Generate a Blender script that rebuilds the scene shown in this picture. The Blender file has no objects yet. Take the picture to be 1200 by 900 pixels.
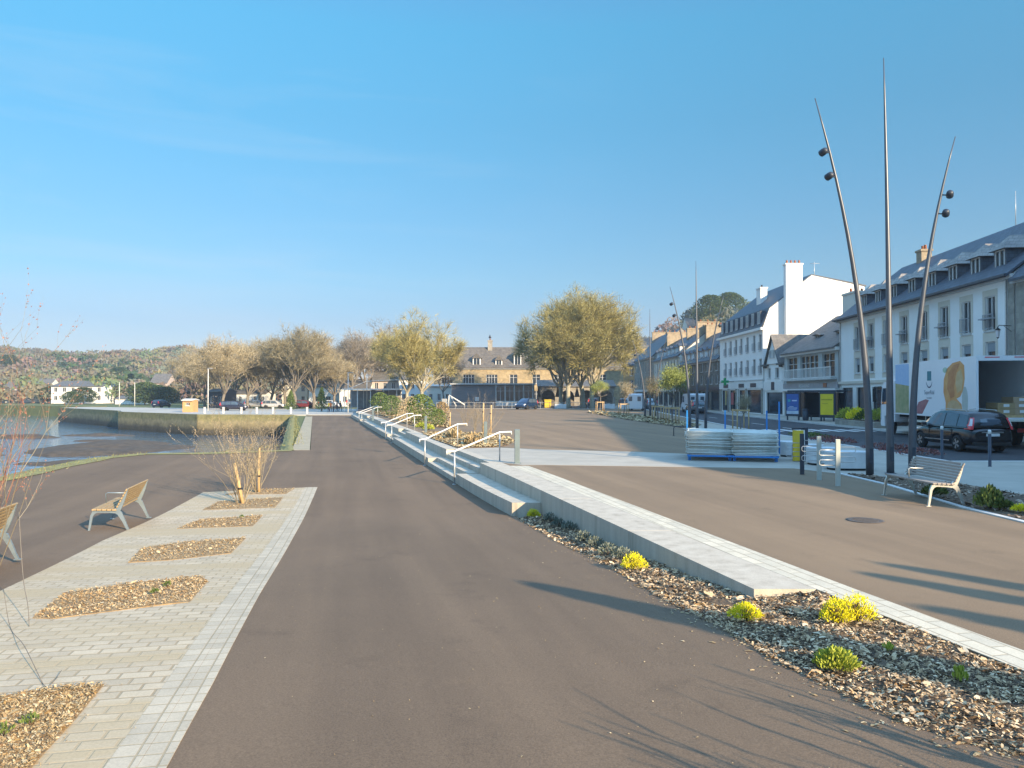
import bpy, bmesh, math, random
from mathutils import Vector, Matrix, noise
R = math.radians
rnd = random.Random(7)
scene = bpy.context.scene
C = scene.collection
# ---------------------------------------------------------------- camera, world, sun, exposure
CAMZ = 2.2; PITCH = math.atan(12/900)
cam = bpy.data.objects.new('camera', bpy.data.cameras.new('camera'))
C.objects.link(cam); scene.camera = cam
cam.location = (0, 0, CAMZ); cam.rotation_euler = (math.pi/2 + PITCH, 0, 0)
cam.data.sensor_width = 36; cam.data.lens = 27.0
cam.data.clip_start = 0.05; cam.data.clip_end = 6000
SUN_EL = R(20.2); SUN_AZ = R(140)          # azimuth measured clockwise from +Y (view direction)
w = bpy.data.worlds.new('World'); scene.world = w; w.use_nodes = True
nt = w.node_tree; nt.nodes.clear()
sky = nt.nodes.new('ShaderNodeTexSky'); sky.sky_type = 'NISHITA'; sky.sun_disc = False
sky.sun_elevation = SUN_EL; sky.sun_rotation = SUN_AZ
sky.air_density = 1.0; sky.dust_density = 0.0; sky.ozone_density = 1.6
bg = nt.nodes.new('ShaderNodeBackground'); bg.inputs[1].default_value = 0.08
wo = nt.nodes.new('ShaderNodeOutputWorld')
tc = nt.nodes.new('ShaderNodeTexCoord')
mp = nt.nodes.new('ShaderNodeMapping'); mp.inputs['Scale'].default_value = (1.2, 1.2, 9.0); mp.inputs['Rotation'].default_value = (0.10, 0.05, 1.9); mp.inputs['Location'].default_value = (3.1, 1.7, 0.4)
nz = nt.nodes.new('ShaderNodeTexNoise'); nz.inputs['Scale'].default_value = 2.2; nz.inputs['Detail'].default_value = 8; nz.inputs['Roughness'].default_value = 0.55; nz.inputs['Distortion'].default_value = 0.6
cr = nt.nodes.new('ShaderNodeValToRGB'); cr.color_ramp.elements[0].position = 0.50; cr.color_ramp.elements[1].position = 0.80
cr.color_ramp.elements[1].color = (0.2, 0.2, 0.2, 1)
tint = nt.nodes.new('ShaderNodeMix'); tint.data_type = 'RGBA'; tint.blend_type = 'MULTIPLY'; tint.inputs[0].default_value = 1.0
sxyz = nt.nodes.new('ShaderNodeSeparateXYZ'); elev = nt.nodes.new('ShaderNodeValToRGB')   # sky tint by height; above the view it is brightened as added fill light
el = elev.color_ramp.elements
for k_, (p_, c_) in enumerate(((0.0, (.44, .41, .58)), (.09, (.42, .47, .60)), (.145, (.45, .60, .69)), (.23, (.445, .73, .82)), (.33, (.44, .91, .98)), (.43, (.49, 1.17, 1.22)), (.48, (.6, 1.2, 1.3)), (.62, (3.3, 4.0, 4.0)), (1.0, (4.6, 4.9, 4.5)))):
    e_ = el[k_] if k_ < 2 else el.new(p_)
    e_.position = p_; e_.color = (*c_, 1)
mx = nt.nodes.new('ShaderNodeMix'); mx.data_type = 'RGBA'; mx.inputs[7].default_value = (4.2, 4.6, 5.0, 1)
L = nt.links.new
L(tc.outputs['Generated'], mp.inputs[0]); L(mp.outputs[0], nz.inputs['Vector']); L(nz.outputs['Fac'], cr.inputs[0])
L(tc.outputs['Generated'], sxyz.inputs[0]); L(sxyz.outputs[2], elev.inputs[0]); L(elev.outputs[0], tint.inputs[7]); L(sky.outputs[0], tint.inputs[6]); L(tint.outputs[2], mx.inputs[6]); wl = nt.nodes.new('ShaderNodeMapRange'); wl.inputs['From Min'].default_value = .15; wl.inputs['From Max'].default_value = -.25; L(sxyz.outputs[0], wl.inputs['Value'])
wm = nt.nodes.new('ShaderNodeMath'); wm.operation = 'MULTIPLY'; L(cr.outputs[0], wm.inputs[0]); L(wl.outputs[0], wm.inputs[1]); L(wm.outputs[0], mx.inputs[0])
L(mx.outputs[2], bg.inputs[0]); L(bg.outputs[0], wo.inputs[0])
sd = bpy.data.lights.new('sun', 'SUN'); sd.energy = 4.6; sd.angle = R(0.5); sd.color = (1.0, 0.80, 0.54)
so = bpy.data.objects.new('sun', sd); C.objects.link(so)
tosun = Vector((math.sin(SUN_AZ)*math.cos(SUN_EL), math.cos(SUN_AZ)*math.cos(SUN_EL), math.sin(SUN_EL)))
so.rotation_euler = tosun.to_track_quat('Z', 'Y').to_euler(); so.location = (0, 0, 60)
vs = scene.view_settings; vs.view_transform = 'Standard'; vs.look = 'None'; vs.exposure = 1.2; vs.gamma = 1; vs.use_curve_mapping = False
scene.cycles.use_denoising = True
scene.cycles.max_bounces = 5; scene.cycles.diffuse_bounces = 4; scene.cycles.glossy_bounces = 2
scene.cycles.transparent_max_bounces = 4; scene.cycles.caustics_reflective = False; scene.cycles.caustics_refractive = False

# ---------------------------------------------------------------- survey helpers
def ray(u, v):
    c, s = math.cos(PITCH), math.sin(PITCH); k = (v-450)/900
    return ((u-600)/900, c + k*s, s - k*c)
def at(u, v, z=0.0):
    d = ray(u, v); t = (z-CAMZ)/d[2]
    return Vector((d[0]*t, d[1]*t, z))
def atY(u, v, y):
    d = ray(u, v); t = y/d[1]
    return Vector((d[0]*t, y, CAMZ+d[2]*t))
def lerp(t, pts):
    if t <= pts[0][0]: return pts[0][1]
    for (a, fa), (b, fb) in zip(pts, pts[1:]):
        if t <= b: return fa + (fb-fa)*(t-a)/(b-a)
    return pts[-1][1]
ZP = [(-20, 0), (3, 0), (5.5, -.02), (8.7, -.16), (12, -.36), (17.5, -.60), (22, -.66), (300, -.66)]
def zL(y): return sum(lerp(y+k*.7, ZP) for k in (-2, -1, 0, 1, 2))/5
def atL(u, v):
    z = -.5
    for _ in range(30):
        p = at(u, v, z); z = zL(p.y)
    return Vector((p.x, p.y, z))
UE = [(-30, 12.4), (8.68, 2.73), (20.2, .07), (25, -1.1), (31, -2.7), (45, -6.2), (97, -19.6)]    # y -> x of the upper terrace edge
LE = [(17.6, 0.0), (24.5, -1.75), (30.7, -3.35), (45.3, -7.0), (97, -20.3)]                      # y -> x of the lower terrace front
def eU(y): return lerp(y, UE)
def eL(y): return lerp(y, LE)

# ---------------------------------------------------------------- object helpers
def tag(o, label=None, cat=None, group=None, kind=None):
    if label: o['label'] = label
    if cat: o['category'] = cat
    if group: o['group'] = group
    if kind: o['kind'] = kind
    return o
def thing(name, label, cat, loc=(0, 0, 0), rz=0.0, group=None):
    o = bpy.data.objects.new(name, None); C.objects.link(o); o.empty_display_size = .2
    o.location = loc; o.rotation_euler = (0, 0, rz)
    return tag(o, label, cat, group)
def dup(o, loc=None, rz=None, label=None, group=None, scale=None, parent=None):
    c = o.copy(); C.objects.link(c)
    if parent is not None: c.parent = parent
    for ch in [x for x in bpy.data.objects if x.parent == o]:
        dup(ch, parent=c)
    if loc is not None: c.location = loc
    if rz is not None: c.rotation_euler = (0, 0, rz)
    if scale is not None: c.scale = scale if hasattr(scale, '__len__') else (scale,)*3
    if label: c['label'] = label
    if group: c['group'] = group
    return c
class MB:
    def __init__(s): s.v = []; s.f = []; s.m = []; s.sm = []
    def add(s, vs, fs, m=0, smooth=False):
        b = len(s.v); s.v += [tuple(p) for p in vs]; s.f += [tuple(i+b for i in f) for f in fs]; s.m += [m]*len(fs); s.sm += [smooth]*len(fs)
    def box(s, x0, x1, y0, y1, z0, z1, m=0, T=None):
        vs = [(x, y, z) for z in (z0, z1) for x, y in ((x0, y0), (x1, y0), (x1, y1), (x0, y1))]
        if T: vs = [T @ Vector(p) for p in vs]
        s.add(vs, [(3, 2, 1, 0), (4, 5, 6, 7), (0, 1, 5, 4), (1, 2, 6, 5), (2, 3, 7, 6), (3, 0, 4, 7)], m)
    def bbox(s, x0, x1, y0, y1, z0, z1, b=.01, m=0, T=None):      # box with chamfered vertical and top edges
        r = [(x0+b, y0), (x1-b, y0), (x1, y0+b), (x1, y1-b), (x1-b, y1), (x0+b, y1), (x0, y1-b), (x0, y0+b)]
        q = [(min(max(x, x0+b), x1-b), min(max(y, y0+b), y1-b)) for x, y in r]
        vs = [(x, y, z0) for x, y in r] + [(x, y, z1-b) for x, y in r] + [(x, y, z1) for x, y in q]
        if T: vs = [T @ Vector(p) for p in vs]
        f = [tuple(range(7, -1, -1)), tuple(range(16, 24))]
        for k in (0, 8):
            f += [(k+i, k+(i+1) % 8, k+8+(i+1) % 8, k+8+i) for i in range(8)]
        s.add(vs, f, m)
    def quad(s, a, b, c, d, m=0): s.add([a, b, c, d], [(0, 1, 2, 3)], m)
    def prism(s, poly, z0, z1, m=0, T=None):
        n = len(poly)
        ar = sum(poly[i][0]*poly[(i+1) % n][1]-poly[(i+1) % n][0]*poly[i][1] for i in range(n))
        if ar < 0: poly = poly[::-1]
        vs = [(x, y, z0) for x, y in poly] + [(x, y, z1) for x, y in poly]
        if T: vs = [T @ Vector(p) for p in vs]
        s.add(vs, [tuple(range(n-1, -1, -1)), tuple(range(n, 2*n))] + [(i, (i+1) % n, n+(i+1) % n, n+i) for i in range(n)], m)
    def tube(s, pts, rad, n=8, m=0, cap=True, smooth=True):
        pts = [Vector(p) for p in pts]
        rs = rad if hasattr(rad, '__len__') else [rad]*len(pts)
        b = len(s.v); k = len(pts)
        up = Vector((0, 0, 1)); prev = None
        for i, p in enumerate(pts):
            d = (pts[min(i+1, k-1)]-pts[max(i-1, 0)])
            if d.length < 1e-9: d = Vector((0, 0, 1))
            d.normalize()
            if prev is None:
                a = d.cross(up)
                if a.length < .05: a = d.cross(Vector((0, 1, 0)))
            else:
                a = prev - d*prev.dot(d)
                if a.length < 1e-6: a = d.cross(up)
            a.normalize(); prev = a; c = d.cross(a)
            for j in range(n):
                t = 2*math.pi*j/n
                s.v.append(tuple(p + a*(math.cos(t)*rs[i]) + c*(math.sin(t)*rs[i])))
        fs = [(b+i*n+j, b+i*n+(j+1) % n, b+(i+1)*n+(j+1) % n, b+(i+1)*n+j) for i in range(k-1) for j in range(n)]
        if cap and n > 2: fs += [tuple(b+j for j in range(n-1, -1, -1)), tuple(b+(k-1)*n+j for j in range(n))]
        s.f += fs; s.m += [m]*len(fs); s.sm += [smooth]*len(fs)
    def lathe(s, prof, n=20, m=0, T=None, smooth=True):           # prof = [(r, z)...]
        vs = [(r*math.cos(2*math.pi*j/n), r*math.sin(2*math.pi*j/n), z) for r, z in prof for j in range(n)]
        if T: vs = [T @ Vector(p) for p in vs]
        k = len(prof)
        fs = [(i*n+j, i*n+(j+1) % n, (i+1)*n+(j+1) % n, (i+1)*n+j) for i in range(k-1) for j in range(n)]
        fs += [tuple(range(n-1, -1, -1)), tuple((k-1)*n+j for j in range(n))]
        s.add(vs, fs, m, smooth)
    def mesh(s, name, mats):
        me = bpy.data.meshes.new(name); me.from_pydata(s.v, [], s.f)
        for mt in (mats if isinstance(mats, (list, tuple)) else [mats]): me.materials.append(mt)
        me.polygons.foreach_set('material_index', s.m); me.polygons.foreach_set('use_smooth', s.sm)
        me.update(); return me
    def build(s, name, mats, parent=None, loc=None, rot=None):
        return link(name, s.mesh(name, mats), parent, loc, rot)
def link(name, me, parent=None, loc=None, rot=None):
    o = bpy.data.objects.new(name, me); C.objects.link(o)
    if parent: o.parent = parent
    if loc is not None: o.location = loc
    if rot is not None: o.rotation_euler = rot
    return o
def colors(me, cols, dom='POINT'):
    a = me.color_attributes.new('Col', 'FLOAT_COLOR', dom)
    a.data.foreach_set('color', [c for col in cols for c in (*col, 1.0)])

# ---------------------------------------------------------------- materials
def newmat(name):
    m = bpy.data.materials.new(name); m.use_nodes = True; t = m.node_tree
    return m, t, t.nodes['Principled BSDF']
def N(t, typ, **kw):
    n = t.nodes.new(typ)
    for k, v in kw.items():
        if k in n.inputs: n.inputs[k].default_value = v
        else: setattr(n, k, v)
    return n
def ramp(t, fac, stops):
    n = t.nodes.new('ShaderNodeValToRGB'); e = n.color_ramp.elements
    while len(e) < len(stops): e.new(.5)
    for el, (p, c) in zip(e, stops): el.position = p; el.color = (*c, 1) if len(c) == 3 else c
    t.links.new(fac, n.inputs[0]); return n
def mixc(t, a, b, fac, mode='MIX'):
    n = t.nodes.new('ShaderNodeMix'); n.data_type = 'RGBA'; n.blend_type = mode
    for s, i in ((a, 6), (b, 7)):
        if isinstance(s, tuple): n.inputs[i].default_value = (*s, 1)
        else: t.links.new(s, n.inputs[i])
    if isinstance(fac, float): n.inputs[0].default_value = fac
    else: t.links.new(fac, n.inputs[0])
    return n.outputs[2]
def bumpn(t, p, h, strength, dist=.01):
    b = t.nodes.new('ShaderNodeBump'); b.inputs['Strength'].default_value = strength; b.inputs['Distance'].default_value = dist
    t.links.new(h, b.inputs['Height']); t.links.new(b.outputs[0], p.inputs['Normal'])
def mat(name, c1, c2=None, scale=3.0, rough=.8, bump=0.0, bscale=40.0, metal=0.0, spec=None, stretch=None, dist=.01):
    m, t, p = newmat(name)
    c2 = c2 or tuple(x*.82 for x in c1)
    co = N(t, 'ShaderNodeTexCoord'); vec = co.outputs['Object']
    if stretch:
        mpn = N(t, 'ShaderNodeMapping'); mpn.inputs['Scale'].default_value = stretch; t.links.new(vec, mpn.inputs[0]); vec = mpn.outputs[0]
    n = N(t, 'ShaderNodeTexNoise', Scale=scale, Detail=7.0, Roughness=.62); t.links.new(vec, n.inputs['Vector'])
    r = ramp(t, n.outputs['Fac'], [(.34, c2), (.66, c1)]); t.links.new(r.outputs[0], p.inputs['Base Color'])
    p.inputs['Roughness'].default_value = rough; p.inputs['Metallic'].default_value = metal
    if spec is not None: p.inputs['Specular IOR Level'].default_value = spec
    if bump:
        n2 = N(t, 'ShaderNodeTexNoise', Scale=bscale, Detail=4.0); t.links.new(vec, n2.inputs['Vector'])
        bumpn(t, p, n2.outputs['Fac'], bump, dist)
    return m
def asphalt(name, base, dark, grain=.5):
    m, t, p = newmat(name); g = N(t, 'ShaderNodeNewGeometry'); v = g.outputs['Position']
    n1 = N(t, 'ShaderNodeTexNoise', Scale=.22, Detail=5.0, Roughness=.6); t.links.new(v, n1.inputs['Vector'])
    n2 = N(t, 'ShaderNodeTexNoise', Scale=70.0, Detail=3.0, Roughness=.8); t.links.new(v, n2.inputs['Vector'])
    vo = N(t, 'ShaderNodeTexVoronoi', Scale=120.0); t.links.new(v, vo.inputs['Vector'])
    mp_ = N(t, 'ShaderNodeMapping'); mp_.vector_type = 'TEXTURE'; mp_.inputs['Rotation'].default_value = (0, 0, .22); mp_.inputs['Scale'].default_value = (.5, 7, 1); t.links.new(v, mp_.inputs[0])
    n3 = N(t, 'ShaderNodeTexNoise', Scale=1.0, Detail=5.0, Roughness=.55); t.links.new(mp_.outputs[0], n3.inputs['Vector'])
    a = ramp(t, n1.outputs['Fac'], [(.3, dark), (.7, base)])
    st = ramp(t, n3.outputs['Fac'], [(.35, (.94, .94, .94)), (.65, (1.05, 1.05, 1.04))])
    c = mixc(t, a.outputs[0], st.outputs[0], 1.0, 'MULTIPLY')
    gr = ramp(t, n2.outputs['Fac'], [(.32, (.45, .45, .46)), (.68, (1.55, 1.52, 1.48))])
    c = mixc(t, c, gr.outputs[0], grain, 'MULTIPLY')
    sp = ramp(t, vo.outputs['Distance'], [(.0, (1.7, 1.6, 1.5)), (.13, (1, 1, 1))])
    c = mixc(t, c, sp.outputs[0], .5, 'MULTIPLY')
    sv = N(t, 'ShaderNodeTexVoronoi', Scale=.9, Randomness=1.0); t.links.new(v, sv.inputs['Vector'])
    spot = ramp(t, sv.outputs['Distance'], [(.012, (1.35, 1.32, 1.25)), (.03, (1, 1, 1))])
    c = mixc(t, c, spot.outputs[0], .8, 'MULTIPLY')
    ns = N(t, 'ShaderNodeTexNoise', Scale=1.1, Detail=7.0, Roughness=.7); t.links.new(v, ns.inputs['Vector'])
    stn = ramp(t, ns.outputs['Fac'], [(.28, (.78, .79, .81)), (.42, (1, 1, 1)), (.62, (1, 1, 1)), (.74, (1.18, 1.15, 1.09))])
    c = mixc(t, c, stn.outputs[0], .9, 'MULTIPLY')
    tm = N(t, 'ShaderNodeMapping'); tm.vector_type = 'TEXTURE'; tm.inputs['Rotation'].default_value = (0, 0, .21); tm.inputs['Scale'].default_value = (.8, 30, 1); t.links.new(v, tm.inputs[0])
    nt_ = N(t, 'ShaderNodeTexNoise', Scale=1.0, Detail=3.0); t.links.new(tm.outputs[0], nt_.inputs['Vector']); tr_ = ramp(t, nt_.outputs['Fac'], [(.40, (.90, .90, .91)), (.60, (1.06, 1.055, 1.05))]); c = mixc(t, c, tr_.outputs[0], .8, 'MULTIPLY')
    t.links.new(c, p.inputs['Base Color']); p.inputs['Roughness'].default_value = .88; p.inputs['Specular IOR Level'].default_value = .25
    bumpn(t, p, n2.outputs['Fac'], .5, .006)
    return m
def pavers(name, rot, bw, rh, cols, mortar, msize=.012, sand=None, off=.5, origin=(0, 0)):
    m, t, p = newmat(name); g = N(t, 'ShaderNodeNewGeometry')
    mpn = N(t, 'ShaderNodeMapping'); mpn.vector_type = 'TEXTURE'; mpn.inputs['Rotation'].default_value = (0, 0, rot); mpn.inputs['Location'].default_value = (origin[0], origin[1], 0)
    t.links.new(g.outputs['Position'], mpn.inputs[0])
    b = N(t, 'ShaderNodeTexBrick'); b.offset = off
    for k, val in (('Scale', 1.0), ('Brick Width', bw), ('Row Height', rh), ('Mortar Size', msize), ('Mortar Smooth', .3), ('Bias', 0.0)): b.inputs[k].default_value = val
    b.inputs['Color1'].default_value = (*cols[0], 1); b.inputs['Color2'].default_value = (*cols[1], 1); b.inputs['Mortar'].default_value = (*mortar, 1)
    t.links.new(mpn.outputs[0], b.inputs['Vector'])
    n = N(t, 'ShaderNodeTexNoise', Scale=2.3, Detail=7.0, Roughness=.7); t.links.new(g.outputs['Position'], n.inputs['Vector'])
    r = ramp(t, n.outputs['Fac'], [(.3, (.84, .83, .8)), (.7, (1.12, 1.1, 1.07))])
    c = mixc(t, b.outputs['Color'], r.outputs[0], .8, 'MULTIPLY')
    if sand:
        ns = N(t, 'ShaderNodeTexNoise', Scale=.55, Detail=6.0, Roughness=.65); 
        mq = N(t, 'ShaderNodeMapping'); mq.vector_type = 'TEXTURE'; mq.inputs['Rotation'].default_value = (0, 0, rot); mq.inputs['Scale'].default_value = (3.6, .42, 1); t.links.new(g.outputs['Position'], mq.inputs[0]); t.links.new(mq.outputs[0], ns.inputs['Vector'])
        rs = ramp(t, ns.outputs['Fac'], [(.42, (.05, .05, .05)), (.58, (1, 1, 1))])
        c = mixc(t, c, sand, rs.outputs[0])
    n5 = N(t, 'ShaderNodeTexNoise', Scale=60.0, Detail=3.0); t.links.new(g.outputs['Position'], n5.inputs['Vector'])
    r5 = ramp(t, n5.outputs['Fac'], [(.3, (.85, .85, .85)), (.7, (1.1, 1.1, 1.1))])
    c = mixc(t, c, r5.outputs[0], .7, 'MULTIPLY')
    t.links.new(c, p.inputs['Base Color']); p.inputs['Roughness'].default_value = .85
    inv = N(t, 'ShaderNodeMath', operation='SUBTRACT'); inv.inputs[0].default_value = 1.0; t.links.new(b.outputs['Fac'], inv.inputs[1])
    bumpn(t, p, inv.outputs[0], .6, .01)
    return m
def leafmat(name, stops, rough=.8, attr=False, transl=0.0):
    m, t, p = newmat(name); g = N(t, 'ShaderNodeNewGeometry')
    r = ramp(t, g.outputs['Random Per Island'], stops); c = r.outputs[0]
    oi = N(t, 'ShaderNodeObjectInfo'); ro = ramp(t, oi.outputs['Random'], [(0, (.88, .9, .9)), (1, (1.12, 1.08, 1.05))])
    c = mixc(t, c, ro.outputs[0], 1.0, 'MULTIPLY')
    if attr:
        a = N(t, 'ShaderNodeVertexColor', layer_name='Col'); c = mixc(t, c, a.outputs[0], 1.0, 'MULTIPLY')
    t.links.new(c, p.inputs['Base Color']); p.inputs['Roughness'].default_value = rough; p.inputs['Specular IOR Level'].default_value = .2
    return m
def masonry(name, cols, mortar, bw, rh, ms=.02, rough=.9, axis='XZ', noise_s=1.5, bump=.5):
    m, t, p = newmat(name); co = N(t, 'ShaderNodeTexCoord'); sx = N(t, 'ShaderNodeSeparateXYZ'); cb = N(t, 'ShaderNodeCombineXYZ')
    t.links.new(co.outputs['Object'], sx.inputs[0])
    ad = N(t, 'ShaderNodeMath', operation='ADD'); t.links.new(sx.outputs[0], ad.inputs[0]); t.links.new(sx.outputs[1], ad.inputs[1])
    t.links.new(ad.outputs[0], cb.inputs[0]); t.links.new(sx.outputs[2], cb.inputs[1])
    b = N(t, 'ShaderNodeTexBrick')
    for k, val in (('Scale', 1.0), ('Brick Width', bw), ('Row Height', rh), ('Mortar Size', ms), ('Mortar Smooth', .4)): b.inputs[k].default_value = val
    b.inputs['Color1'].default_value = (*cols[0], 1); b.inputs['Color2'].default_value = (*cols[1], 1); b.inputs['Mortar'].default_value = (*mortar, 1)
    t.links.new(cb.outputs[0], b.inputs['Vector'])
    n = N(t, 'ShaderNodeTexNoise', Scale=noise_s, Detail=8.0, Roughness=.7); t.links.new(co.outputs['Object'], n.inputs['Vector'])
    r = ramp(t, n.outputs['Fac'], [(.28, (.6, .6, .62)), (.72, (1.3, 1.27, 1.2))])
    c = mixc(t, b.outputs['Color'], r.outputs[0], .85, 'MULTIPLY')
    t.links.new(c, p.inputs['Base Color']); p.inputs['Roughness'].default_value = rough
    inv = N(t, 'ShaderNodeMath', operation='SUBTRACT'); inv.inputs[0].default_value = 1.0; t.links.new(b.outputs['Fac'], inv.inputs[1])
    bumpn(t, p, inv.outputs[0], bump, .03)
    return m

ROT = math.atan(.21)      # the promenade runs at this angle off the view axis
m_asph = asphalt('brown_asphalt', (.186, .130, .086), (.153, .108, .072))
m_plaza = asphalt('plaza_asphalt', (.264, .186, .118), (.218, .154, .099))
m_road = asphalt('road_asphalt', (.075, .075, .08), (.055, .055, .06))
m_conc = mat('cast_concrete', (.52, .50, .45), (.42, .405, .37), scale=1.6, rough=.85, bump=.15, bscale=60)
def concrete_streaks():
    m, t, p = newmat('wall_concrete'); g = N(t, 'ShaderNodeNewGeometry')
    q = N(t, 'ShaderNodeMapping'); q.inputs['Scale'].default_value = (3.0, 3.0, .35); t.links.new(g.outputs['Position'], q.inputs[0])
    n = N(t, 'ShaderNodeTexNoise', Scale=1.3, Detail=7.0, Roughness=.65); t.links.new(q.outputs[0], n.inputs['Vector'])
    n2 = N(t, 'ShaderNodeTexNoise', Scale=70.0, Detail=3.0); t.links.new(g.outputs['Position'], n2.inputs['Vector'])
    a = ramp(t, n.outputs['Fac'], [(.27, (.33, .285, .22)), (.45, (.49, .425, .335)), (.6, (.54, .475, .38)), (.75, (.60, .53, .43))])
    b = ramp(t, n2.outputs['Fac'], [(.25, (.85, .85, .85)), (.75, (1.1, 1.1, 1.1))])
    t.links.new(mixc(t, a.outputs[0], b.outputs[0], 1.0, 'MULTIPLY'), p.inputs['Base Color']); p.inputs['Roughness'].default_value = .85
    bumpn(t, p, n2.outputs['Fac'], .2, .004); return m
m_concw = concrete_streaks()
m_pale = mat('pale_paving', (.44, .395, .325), (.35, .315, .26), scale=.8, rough=.85, bump=.2, bscale=50)
m_paveL = pavers('paver_field', ROT, .24, .15, ((.56, .465, .335), (.44, .365, .265)), (.36, .28, .18), .012, sand=(.45, .35, .215))
m_paveB = pavers('paver_border', ROT, .16, .17, ((.54, .465, .355), (.44, .38, .29)), (.37, .30, .20), .008, off=0.0)
m_paveR = pavers('paver_edge', ROT+math.pi/2, .38, .17, ((.66, .59, .46), (.55, .50, .40)), (.40, .34, .25), .010)
m_kerb = mat('kerb_stone', (.62, .61, .58), (.5, .49, .46), scale=4, rough=.8, bump=.1)
m_soil = mat('bed_soil', (.16, .105, .06), (.07, .05, .035), scale=8, rough=1, bump=1.0, bscale=22, dist=.03)
m_grass = mat('meadow_grass', (.13, .15, .05), (.09, .11, .04), scale=.6, rough=1, bump=.6, bscale=8, dist=.1)
m_steel = mat('galvanised_steel', (.60, .60, .58), (.48, .48, .47), scale=12, rough=.42, metal=.55)
m_white = mat('white_paint', (.78, .77, .73), (.70, .69, .66), scale=6, rough=.5)
m_dark = mat('anthracite_paint', (.035, .045, .065), (.028, .036, .052), scale=6, rough=.45)
m_black = mat('black_rubber', (.02, .02, .02), (.015, .015, .015), rough=.8)
m_wood = mat('bench_wood', (.42, .30, .15), (.30, .20, .10), scale=3, rough=.7, stretch=(3, 18, 18), bump=.2)
m_woodg = mat('weathered_wood', (.34, .29, .24), (.25, .21, .18), scale=3, rough=.75, stretch=(3, 18, 18), bump=.2)
m_stake = mat('stake_wood', (.58, .40, .20), (.45, .30, .14), scale=3, rough=.8, stretch=(8, 8, 1.2))
m_blue = mat('blue_paint', (.02, .23, .62), (.02, .18, .5), rough=.45)
m_glass = mat('window_glass', (.035, .045, .06), (.02, .026, .035), scale=.4, rough=.12, spec=.7)
m_slate = masonry('slate_roof', ((.085, .10, .13), (.06, .072, .095)), (.035, .04, .05), .3, .22, .012, rough=.55, bump=.4)
m_slate2 = masonry('worn_slate', ((.17, .16, .15), (.12, .115, .11)), (.06, .06, .06), .3, .22, .012, rough=.7, bump=.4)
m_render = mat('white_render', (.86, .84, .80), (.80, .78, .74), scale=.5, rough=.9, bump=.1, bscale=30)
m_renderb = mat('cream_render', (.72, .68, .58), (.64, .60, .52), scale=.5, rough=.9, bump=.1, bscale=30)
m_beige = mat('beige_panel', (.66, .59, .49), (.60, .54, .44), scale=.8, rough=.9)
m_stone = masonry('grey_ashlar', ((.36, .33, .28), (.27, .25, .21)), (.30, .28, .25), .55, .28, .015)
m_stoned = masonry('dark_rubble', ((.22, .20, .17), (.14, .125, .11)), (.17, .155, .14), .45, .25, .02)
m_stoney = masonry('warm_granite', ((.46, .36, .21), (.34, .26, .15)), (.36, .30, .2), .5, .26, .015)
m_brick = masonry('chimney_brick', ((.42, .33, .22), (.34, .27, .18)), (.38, .33, .26), .25, .08, .01)
m_pot = mat('terracotta', (.42, .16, .08), rough=.8)
# ================================================================ ground sheets
def sheet(name, poly, mt, z, skirt=.12, dy=0, dx=0, kind='structure', label=None, off=0.0):
    bm = bmesh.new()
    f = bm.faces.new([bm.verts.new((p[0], p[1], 0)) for p in poly])
    if f.normal.z < 0 or f.calc_area() < 0: f.normal_flip()
    bm.normal_update()
    ys = [p[1] for p in poly]; xs = [p[0] for p in poly]
    for d, lo, hi, ax in ((dy, min(ys), max(ys), 1), (dx, min(xs), max(xs), 0)):
        if d:
            k = math.floor(lo/d)+1
            while k*d < hi:
                co = [0, 0, 0]; co[ax] = k*d; no = [0, 0, 0]; no[ax] = 1
                bmesh.ops.bisect_plane(bm, geom=bm.verts[:]+bm.edges[:]+bm.faces[:], plane_co=co, plane_no=no); k += 1
    bmesh.ops.triangulate(bm, faces=bm.faces[:])
    bmesh.ops.recalc_face_normals(bm, faces=bm.faces[:])
    if bm.faces and sum(f.normal.z for f in bm.faces) < 0: bmesh.ops.reverse_faces(bm, faces=bm.faces[:])
    for v in bm.verts: v.co.z = (z(v.co.x, v.co.y) if callable(z) else z) + off
    if skirt:
        be = [e for e in bm.edges if e.is_boundary]
        r = bmesh.ops.extrude_edge_only(bm, edges=be)
        for v in [g for g in r['geom'] if isinstance(g, bmesh.types.BMVert)]: v.co.z -= skirt
    me = bpy.data.meshes.new(name); bm.to_mesh(me); bm.free(); me.materials.append(mt)
    o = link(name, me); tag(o, label, kind=kind); return o
def XY(p): return (p[0], p[1])
fz = lambda x, y: zL(y)
# inlet shore
SH = [XY(atL(0, 563)), XY(atL(60, 549)), XY(atL(120, 537)), XY(atL(165, 532.5)), XY(atL(250, 531.5)), XY(atL(340, 528))]
QW = [(-29.5, 104), (-43, 105.5), (-62, 121.5), (-66.5, 130), (-93, 158), (-96, 182), (-190, 236), (-420, 262)]
inner = [(-1500, -60), (-60, 12)] + SH + QW + [(-1500, 280)]
sheet('ground', inner + [(-1500, 3000), (1500, 3000), (1500, -400), (-1500, -400)], m_grass, -.74, skirt=5)
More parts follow.
